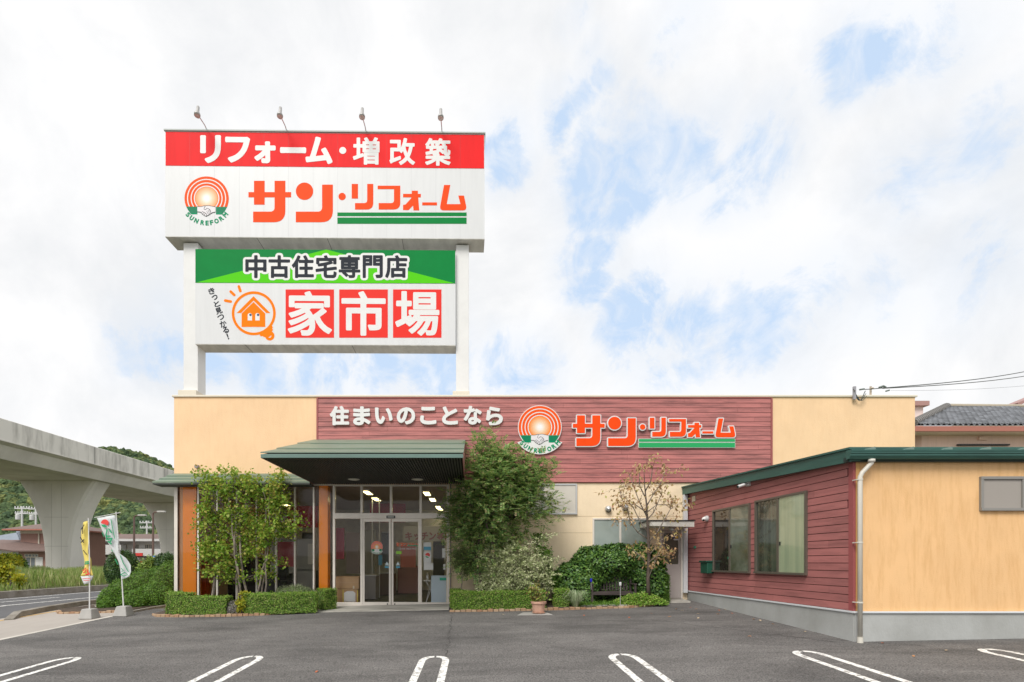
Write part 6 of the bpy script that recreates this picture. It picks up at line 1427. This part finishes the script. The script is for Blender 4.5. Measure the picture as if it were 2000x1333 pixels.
def fwin(par, px0, px1, py0, py1, d, m=M_WIN, fr=M_TRIMB):
    g = G(); x0, x1, z0, z1 = PX(px0, d), PX(px1, d), PZ(py1, d), PZ(py0, d); f_ = .07
    g.box(x0 - f_, x1 + f_, d - .06, d, z0 - f_, z0); g.box(x0 - f_, x1 + f_, d - .06, d, z1, z1 + f_); g.box(x0 - f_, x0, d - .06, d, z0, z1); g.box(x1, x1 + f_, d - .06, d, z0, z1); g.box((x0 + x1) / 2 - .04, (x0 + x1) / 2 + .04, d - .06, d, z0, z1)
    o = g.build('window', fr, par); G().box(x0 + .001, x1 - .001, d - .03, d, z0 + .001, z1 - .001).build('pane', m, o); return o
d = 62.0
t = empty('brown_house', (PX(70, d), d + 4, zv), 'two storey brown boarded house with dark brown roofs left of the bridge pier', 'house', None)
G().box(PX(40, d + 2), PX(128, d + 2), d + 2, d + 9, zv, PZ(1034, d + 2)).build('upper_wall', M_WALLB, t); G().box(PX(40, d + 2) - .02, PX(128, d + 2) + .02, d + 1.95, d + 2, PZ(1042, d + 2), PZ(1034, d + 2)).build('eave_band', M_TRIMB, t)
hip(t, PX(40, d + 2), PX(128, d + 2), d + 2, d + 9, PZ(1034, d + 2), PZ(1015, d + 5), 1.2, M_TILEB)
G().box(PX(36, d), PX(120, d), d, d + 4, zv, PZ(1076, d)).build('lower_wall', M_WALLB, t)
g = G(); g.add([(PX(-40, d), d - 1, PZ(1066, d)), (PX(40, d), d - 1, PZ(1077, d)), (PX(125, d), d - 1, PZ(1077, d)), (PX(125, d), d + 3, PZ(1062, d)), (PX(42, d), d + 3, PZ(1056, d)), (PX(-40, d), d + 3, PZ(1053, d))], [(0, 1, 4, 5), (1, 2, 3, 4)])
o = g.build('lower_roof', M_TILEB, t); sm_ = o.modifiers.new('s', 'SOLIDIFY'); sm_.thickness = .16; sm_.offset = 0
G().box(PX(-40, d), PX(32, d), d + .3, d + 3, zv, PZ(1071, d)).build('gable_wall', M_WALLW, t); fwin(t, 52, 69, 1089, 1108, d); fwin(t, 50, 62, 1083, 1087, d); fwin(t, 64, 74, 1083, 1087, d)
G().box(PX(70, d), PX(84, d), d - .05, d - .0, PZ(1110, d), PZ(1088, d)).build('shutter', M_WALLW, t); g = G(); g.box(PX(75.5, d + 2), PX(78, d + 2), d + 1.9, d + 1.94, PZ(1064, d + 2), PZ(1042, d + 2)); g.build('corner_board', M_TRIMB, t)
d = 78; t = empty('grey_roof_house', (PX(5, d), d + 3, zv), 'house with blue grey roof behind the brown house', 'house'); G().box(PX(-30, d), PX(36, d), d, d + 7, zv, PZ(1055, d)).build('wall', M_WALLW, t); hip(t, PX(-30, d), PX(36, d), d, d + 7, PZ(1055, d), PZ(1036, d + 3), .9, M_TILEG)
d = 76; t = empty('white_apartment', (PX(245, d), d + 5, zv), 'white two storey building with brown roof and balconies between the piers', 'building')
G().box(PX(175, d), PX(345, d), d + 1.2, d + 9, zv, PZ(1056, d)).build('wall', M_WALLW, t); g = G(); g.prism([(d - .2, PZ(1056, d)), (d - .2, PZ(1053, d)), (d + 3, PZ(1043, d + 3)), (d + 10, PZ(1050, d + 10)), (d + 10, PZ(1056, d))], 'x', PX(168, d), PX(352, d)); g.build('roof', M_TILEB, t)
G().box(PX(168, d), PX(352, d), d - .25, d - .21, PZ(1057, d), PZ(1052.5, d)).build('fascia', M_WALLW, t)
G().box(PX(172, d), PX(236, d), d, d + 1.2, PZ(1083, d), PZ(1064, d)).build('balcony', M_WALLW, t); G().box(PX(258, d), PX(345, d), d, d + 1.2, PZ(1086, d), PZ(1072, d)).build('balcony', M_WALLW, t)
for a in (242, 265, 284, 292): fwin(t, a, a + 6, 1064, 1071, d + 1.2)
fwin(t, 190, 202, 1090, 1100, d + 1.2, mat('door_brown', (.38, .20, .11), .6)); fwin(t, 178, 184, 1089, 1101, d + 1.2); fwin(t, 300, 306, 1090, 1098, d + 1.2)
g = G(); g.box(PX(176, d), PX(340, d), d + 1.15, d + 1.19, PZ(1088, d), PZ(1084, d)); g.build('shade_band', mat('band_dark', (.12, .12, .12), .8), t)
o = G().box(PX(259, 72), PX(278, 72), 72, 72.15, PZ(1086, 72), PZ(1080, 72)).build('red_sign', mat('sign_red2', (.72, .06, .05), .6)); centre(o); tag(o, 'red horizontal sign board on the front of the white building', 'sign')
o = G().box(PX(273, 60), PX(278, 60), 60, 60.1, PZ(1110, 60), PZ(1096, 60)).build('red_sign', MATS['sign_red2']); centre(o); tag(o, 'small red upright sign in front of the white building', 'sign')
d = 95; t = empty('far_house', (PX(180, d), d + 3, zv), 'small reddish roofed house peeking behind the white building', 'house'); G().box(PX(165, d), PX(186, d), d, d + 6, zv, PZ(1040, d)).build('wall', M_WALLW, t); hip(t, PX(165, d), PX(186, d), d, d + 6, PZ(1040, d), PZ(1030, d), .8, M_REDB)
def lamp_pole(px, py, d, label, brown=True):
    x = PX(px, d); t = empty('street_lamp', (x, d, zv), label, 'street lamp', 'brown street lamps beyond the road'); m = mat('lamp_brown', (.16, .10, .085), .5)
    G().tube([(x, d, zv), (x, d, PZ(py + 3, d)), (x + .15, d, PZ(py + .5, d)), (x + .5, d, PZ(py, d))], [.11, .08, .07, .06], 8).build('pole', m, t); G().box(x + .4, x + 1.1, d - .15, d + .15, PZ(py, d) - .05, PZ(py, d) + .1).build('lamp_head', mat('lamp_pale', (.5, .48, .46), .4), t, bevel=.03)
lamp_pole(262, 1007, 48, 'brown street lamp left of the blue round road sign'); lamp_pole(299, 1000, 46, 'brown street lamp above the blue round road sign')
d = 40; x = PX(301, d); t = empty('round_road_sign', (x, d, zv), 'round blue road sign with white arrow on a grey post', 'road sign')
G().tube([(x, d + .04, zv), (x, d + .04, PZ(1085, d))], .035, 8).build('post', M_ALU, t); G().lathe([(.2, 0), (.2, .02)], (x, d, PZ(1090, d)), 24, M=Matrix.Rotation(R(90), 4, 'X')).build('disc', mat('sign_blue', (.0, .16, .55), .4), t)
cz = PZ(1090, d); G().prism([(x - .03, cz - .12), (x + .03, cz - .12), (x + .03, cz + .03), (x + .08, cz + .03), (x, cz + .13), (x - .08, cz + .03), (x - .03, cz + .03)], 'y', d - .03, d - .022).build('arrow', M_WHITE, t)
def upole(px, py, d, label, tr=True):
    x = PX(px, d); t = empty('utility_pole', (x, d, zv), label, 'utility pole', 'pale utility poles beyond the viaduct'); G().tube([(x, d, zv), (x, d, PZ(py, d))], [.2, .14], 10).build('pole', mat('pole_pale', (.58, .58, .58), .7), t)
    k = d / 1000
    for i, (a, b, c) in enumerate([(-14, 16, 4), (-13, 12, 14)]):
        g = G(); z = PZ(py + c, d); g.box(x + a * k, x + b * k, d - .1, d + .02, z - .08, z + .08)
        for s in np.linspace(a + 1, b - 1, 6): g.lathe([(.09, 0), (.12, .1), (.06, .3)], (x + s * k, d - .04, z + .08), 8)
        g.build('crossarm', mat('pole_pale', (.58, .58, .58), .7), t)
    if tr: G().lathe([(.32, 0), (.34, .1), (.34, .8), (.28, .9)], (x - .55, d - .2, PZ(py + 26, d)), 12).build('transformer', mat('pole_pale', (.58, .58, .58), .7), t)
upole(43, 989, 88, 'pale utility pole with transformer above the brown house'); upole(70, 990, 92, 'pale utility pole just left of the bridge pier'); upole(287, 1017, 100, 'small pale utility pole behind the white building', False)

# hill with forest
HX = [(-900, 40), (-600, 62), (-430, 66), (-330, 64), (-285, 69), (-245, 76.5), (-228, 74), (-205, 62), (-170, 52), (-120, 40), (-40, 28), (60, 20), (200, 12), (500, 5)]
def hill_top(x): return float(np.interp(x, [a for a, _ in HX], [b for _, b in HX]))
def hill_z(x, y):
    s = min(max((y - 190) / 165, 0), 1); s = s * s * (3 - 2 * s); return -.4 + hill_top(x * 350 / max(y, 1) if False else x) * s
g = G(); nx, ny = 70, 26; v = []
for j in range(ny):
    y = 175 + j * 14
    for i in range(nx): x = -900 + i * 20; v.append((x, y, hill_z(x, y) - 1.5 + 1.2 * math.sin(x * .06) * math.cos(y * .05)))
g.add(v, [(j * nx + i, j * nx + i + 1, (j + 1) * nx + i + 1, (j + 1) * nx + i) for j in range(ny - 1) for i in range(nx - 1)])
struct(g.build('hill', mat('hill_ground', (.05, .075, .035), .95), smooth=True))
def rock_ico():
    import bmesh
    bm = bmesh.new(); bmesh.ops.create_icosphere(bm, subdivisions=2, radius=1); V = np.array([tuple(q.co) for q in bm.verts]); F = [tuple(q.index for q in f.verts) for f in bm.faces]; bm.free(); return V, F
IV, IF = rock_ico(); IFa = np.array(IF)
cnt = 6000; yy = rng.uniform(195, 365, cnt); kx = rng.uniform(-1.02, -.45, cnt); xx = kx * yy * 1.02
VV = []; FF = []; tone = []
for k in range(cnt):
    x, y = xx[k], yy[k]; r = random.uniform(1.3, 2.9); z = hill_z(x, y); V = IV * np.array([r, r, r * random.uniform(.8, 1.2)]) * (1 + rng.normal(0, .13, (len(IV), 1))) + [x, y, z + r * .35]; VV.append(V); FF.append(IFa + k * len(IV)); tone.append((x, y))
g = G(); g.add(np.concatenate(VV), [tuple(q) for q in np.concatenate(FF).tolist()]); g.raw = 1
mh = bpy.data.materials.new('hill_foliage'); mh.use_nodes = True; MATS['hill_foliage'] = mh
def _hf():
    nt = mh.node_tree; N = nt.nodes; L = nt.links; b = N['Principled BSDF']; b.inputs['Roughness'].default_value = .95; b.inputs['Specular IOR Level'].default_value = .1
    tc = N.new('ShaderNodeTexCoord'); n1 = N.new('ShaderNodeTexNoise'); n1.inputs['Scale'].default_value = .022; n1.inputs['Detail'].default_value = 3; L.new(tc.outputs['Object'], n1.inputs['Vector'])
    gm = N.new('ShaderNodeNewGeometry'); ad = N.new('ShaderNodeMath'); ad.operation = 'MULTIPLY_ADD'; L.new(gm.outputs['Random Per Island'], ad.inputs[0]); ad.inputs[1].default_value = .26; L.new(n1.outputs['Fac'], ad.inputs[2])
    r = N.new('ShaderNodeValToRGB'); L.new(ad.outputs[0], r.inputs[0]); e = r.color_ramp.elements; e[0].position = .42; e[0].color = (.04, .068, .042, 1); e[1].position = .9; e[1].color = (.24, .235, .075, 1); q = e.new(.66); q.color = (.085, .125, .055, 1)
    n2 = N.new('ShaderNodeTexNoise'); n2.inputs['Scale'].default_value = .9; n2.inputs['Detail'].default_value = 4; L.new(tc.outputs['Object'], n2.inputs['Vector']); mr = N.new('ShaderNodeMapRange'); L.new(n2.outputs['Fac'], mr.inputs['Value']); mr.inputs['From Min'].default_value = .35; mr.inputs['From Max'].default_value = .65; mr.inputs['To Min'].default_value = .45; mr.inputs['To Max'].default_value = 1.35
    sc_ = N.new('ShaderNodeVectorMath'); sc_.operation = 'SCALE'; L.new(r.outputs[0], sc_.inputs[0]); L.new(mr.outputs[0], sc_.inputs['Scale']); L.new(sc_.outputs[0], b.inputs['Base Color'])
_hf()
o = g.build('hill_forest', mh); tag(o, 'wooded hillside of green and yellowish trees beyond the viaduct', 'forest', kind='stuff')

# ------------------------------------------------------------------ neighbours on the right
d = 26.0
t = empty('tiled_house', (PX(1900, d), d + 4, 0), 'pink walled house with glossy dark tiled hip roof behind the annex', 'house')
xw0, xw1 = PX(1800, d), PX(2400, d); G().box(xw0, xw1, d, d + 8, -.4, PZ(846, d)).build('wall', M_WALLP, t)
xe0 = PX(1786, d - .8); ze = PZ(842, d - .8)
G().box(xe0, xw1 + 1, d - .8, d - .72, ze - .0, ze + .25).build('fascia', M_REDB, t); G().box(xe0 + .02, xw1 + 1, d - .719, d, ze - .01, ze + .05).build('eave_soffit', M_TRIMB, t); G().box(xe0 - .0, xe0 + .08, d - .719, d + 8, ze, ze + .25).build('fascia', M_REDB, t)
rx, rz_, ry = PX(1850, d + 3.4), PZ(797, d + 3.4), d + 3.4
M_TILE = mat('roof_tile_glossy', (.19, .20, .22), .22, spec=.9, isl=.55)
base = [(xe0 - .05, d - .8, ze + .27), (xw1 + 1, d - .8, ze + .27), (xw1 + 1, ry, rz_), (rx, ry, rz_)]
g = G(); g.add(base, [(0, 1, 2, 3)]); g.add([(xe0 - .05, d - .8, ze + .27), (rx, ry, rz_), (rx, ry + 4, rz_ - .5), (xe0 - .05, d + 8, ze + .27)], [(0, 1, 2, 3)]); o = g.build('roof_slope', mat('roof_under', (.05, .055, .06), .4), t)
g = G(); rows = 13
for r in range(rows):
    s0, s1 = r / rows, (r + 1) / rows
    ya, yb2 = d - .8 + (ry - d + .8) * s0, d - .8 + (ry - d + .8) * s1; za, zb2 = ze + .27 + (rz_ - ze - .27) * s0, ze + .27 + (rz_ - ze - .27) * s1; xl = xe0 + (rx - xe0) * s0 + .1
    x = xl; xmax = PX(2120, d)
    x = xe0 + math.ceil((xl - xe0) / .27) * .27
    while x < xmax:
        # one pantile: a shallow S across its width, its lower edge lifted
        pr = [(0, .03), (.06, .105), (.12, .085), (.19, .0), (.262, .01)]
        va = [(x + a, ya - .03, za + b + .075) for a, b in pr]; vb = [(x + a, yb2, zb2 + b) for a, b in pr]; vc = [(x + a, ya - .03, za + b) for a, b in pr]
        g.add(va + vb + vc, [(i, i + 1, 6 + i, 5 + i) for i in range(4)] + [(10 + i, 11 + i, i + 1, i) for i in range(4)]); x += .27
g.build('roof_tiles', M_TILE, t)
g = G(); a, b = Vector((xe0 - .02, d - .75, ze + .42)), Vector((rx, ry, rz_ + .12)); g.tube([a, b], .17, 12); n = 24
for k in range(n): p = a.lerp(b, k / n); g.tube([p, p + (b - a).normalized() * .06], .2, 12)
g.build('hip_ridge', mat('ridge_tile', (.22, .21, .20), .45), t); g = G(); g.tube([b, (xw1, ry, rz_ + .02)], .13, 10); g.build('ridge', mat('ridge_tan', (.38, .33, .25), .6), t)
G().box(PX(1909, d), PX(1925, d), d - .1, d, PZ(860, d), PZ(854, d)).build('vent_cover', M_WALLP, t); G().box(PX(1868, d), PX(1968, d), d - .12, d, PZ(871, d), PZ(868, d)).build('window_head', M_DARK, t)
d = 40; t = empty('pink_house', (PX(1790, d), d, 0), 'pink house corner with brown parapet just behind the shop roof', 'house'); G().box(PX(1740, d), PX(1803, d), d, d + 5, -.4, PZ(793, d)).build('wall', mat('wall_pale_pink', (.72, .60, .57), .8), t); G().box(PX(1738, d), PX(1809, d), d - .3, d + 5.2, PZ(794, d), PZ(785, d)).build('parapet', mat('parapet_brown', (.36, .21, .19), .6), t)
d = 34; t = empty('gabled_house', (PX(2020, d), d, 0), 'house with brown gable edge at the far right', 'house'); G().box(PX(1985, d), PX(2200, d), d, d + 6, -.4, PZ(796, d)).build('wall', M_TRIMB, t)
g = G(); g.prism([(PX(1969, d), PZ(792, d)), (PX(1971, d), PZ(797, d)), (PX(2120, d), PZ(742, d)), (PX(2120, d), PZ(730, d))], 'y', d - .6, d + .7); g.build('roof', mat('parapet_brown', (.36, .21, .19), .6), t)
# service wires
t = empty('service_mast', (PX(1664, W), W - .05, ZT), 'small grey wire bracket with looped cables on the roof edge', 'wire bracket')
x = PX(1664, W); MG = mat('steel_grey', (.34, .33, .36), .5)
g = G(); g.box(x - .03, x + .04, W - .12, W - .06, PZ(782, W), PZ(757, W)); g.tube([(x, W - .1, PZ(764, W)), (x - .05, W - .16, PZ(765, W)), (x, W - .1, PZ(767, W))], .02, 6); g.build('bracket', MG, t)
M_CAB = mat('cable_dark', (.045, .055, .05), .6)
for k, (dx, dep, r) in enumerate([(-.02, .30, .012), (.02, .22, .009), (.06, .16, .008)]):
    g = G(); x0_ = x + dx - .02; x1_ = x + .32 + .02 * k; g.tube([(x0_ + (x1_ - x0_) * i / 12, W - .11, PZ(762 + 5 * k, W) - dep * 1.05 * math.sin(math.pi * min(i / 12 * 1.02, 1)) - (.06 * i / 12)) for i in range(13)], r, 6); g.build('cable_loop', M_CAB, t)
g = G(); x2 = PX(1704, W); g.box(x2 - .02, x2 + .02, W + .05, W + .09, ZT - .04, PZ(753, W)); g.tube([(x2 - .03, W + .04, PZ(757, W)), (x2 + .06, W + .04, PZ(757, W))], .022, 8); g.build('mast', mat('mast_tan', (.5, .42, .33), .6), t)
def wire(pts, r, label, grp='overhead wires'):
    g = G(); P = [Vector(p) for p in pts]; g.tube(P, r, 6); o = g.build('overhead_wire', M_CAB); tag(o, label, 'wire', grp); return o
def span(p0, p1, sag, n=16): return [Vector(p0).lerp(Vector(p1), i / n) - Vector((0, 0, sag * math.sin(math.pi * i / n))) for i in range(n + 1)]
e0_ = (PX(1678, W), W, PZ(761, W)); jn = (PX(1722, W), W, PZ(758, W)); wire([e0_, (PX(1700, W), W, PZ(760, W)), jn], .012, 'short taut wire from the bracket to the splice clamp')
wire(span(jn, (PX(2200, 22), 22, PZ(672, 22)), .34), .013, 'upper thick dark overhead wire rising to the right edge'); wire(span((PX(1724, W), W, PZ(758.6, W)), (PX(2200, 22), 22, PZ(690, 22)), .30), .012, 'lower thick dark overhead wire rising to the right edge'); wire(span((PX(1740, 30), 30, PZ(763, 30)), (PX(2200, 30), 30, PZ(729, 30)), .3), .006, 'thin pale lowest overhead wire at the right')
for pl, rr_ in (([(1716, 757.5), (1724, 754.5), (1729, 757)], .03), ([(1729, 764.5), (1736, 762.5)], .022), ([(1678, 761.5), (1687, 760)], .025)): G().tube([(PX(a, W), W - .02, PZ(b, W)) for a, b in pl], rr_, 8).build('wire_clamp', mat('clamp_grey', (.14, .17, .15), .5), t)

# ------------------------------------------------------------------ behind the camera: an added bank, seen only as reflections in the glass
# (made up to keep the lower reflections in the panes dark)
g = G(); v = []; nx = 60
for j in range(3):
    for i in range(nx): x = -150 + i * 5; v.append((x, -42 - j * 14, (-.8, 1.9, 2.6)[j] + (.7 * math.sin(x * .21) + .4 * math.sin(x * .53 + 1)) * (j > 0)))
g.add(v, [(j * nx + i, j * nx + i + 1, (j + 1) * nx + i + 1, (j + 1) * nx + i) for j in range(2) for i in range(nx - 1)]); struct(g.build('reflection_bank', mat('bank_green', (.06, .09, .035), .95, var=.4, vscale=.4)))
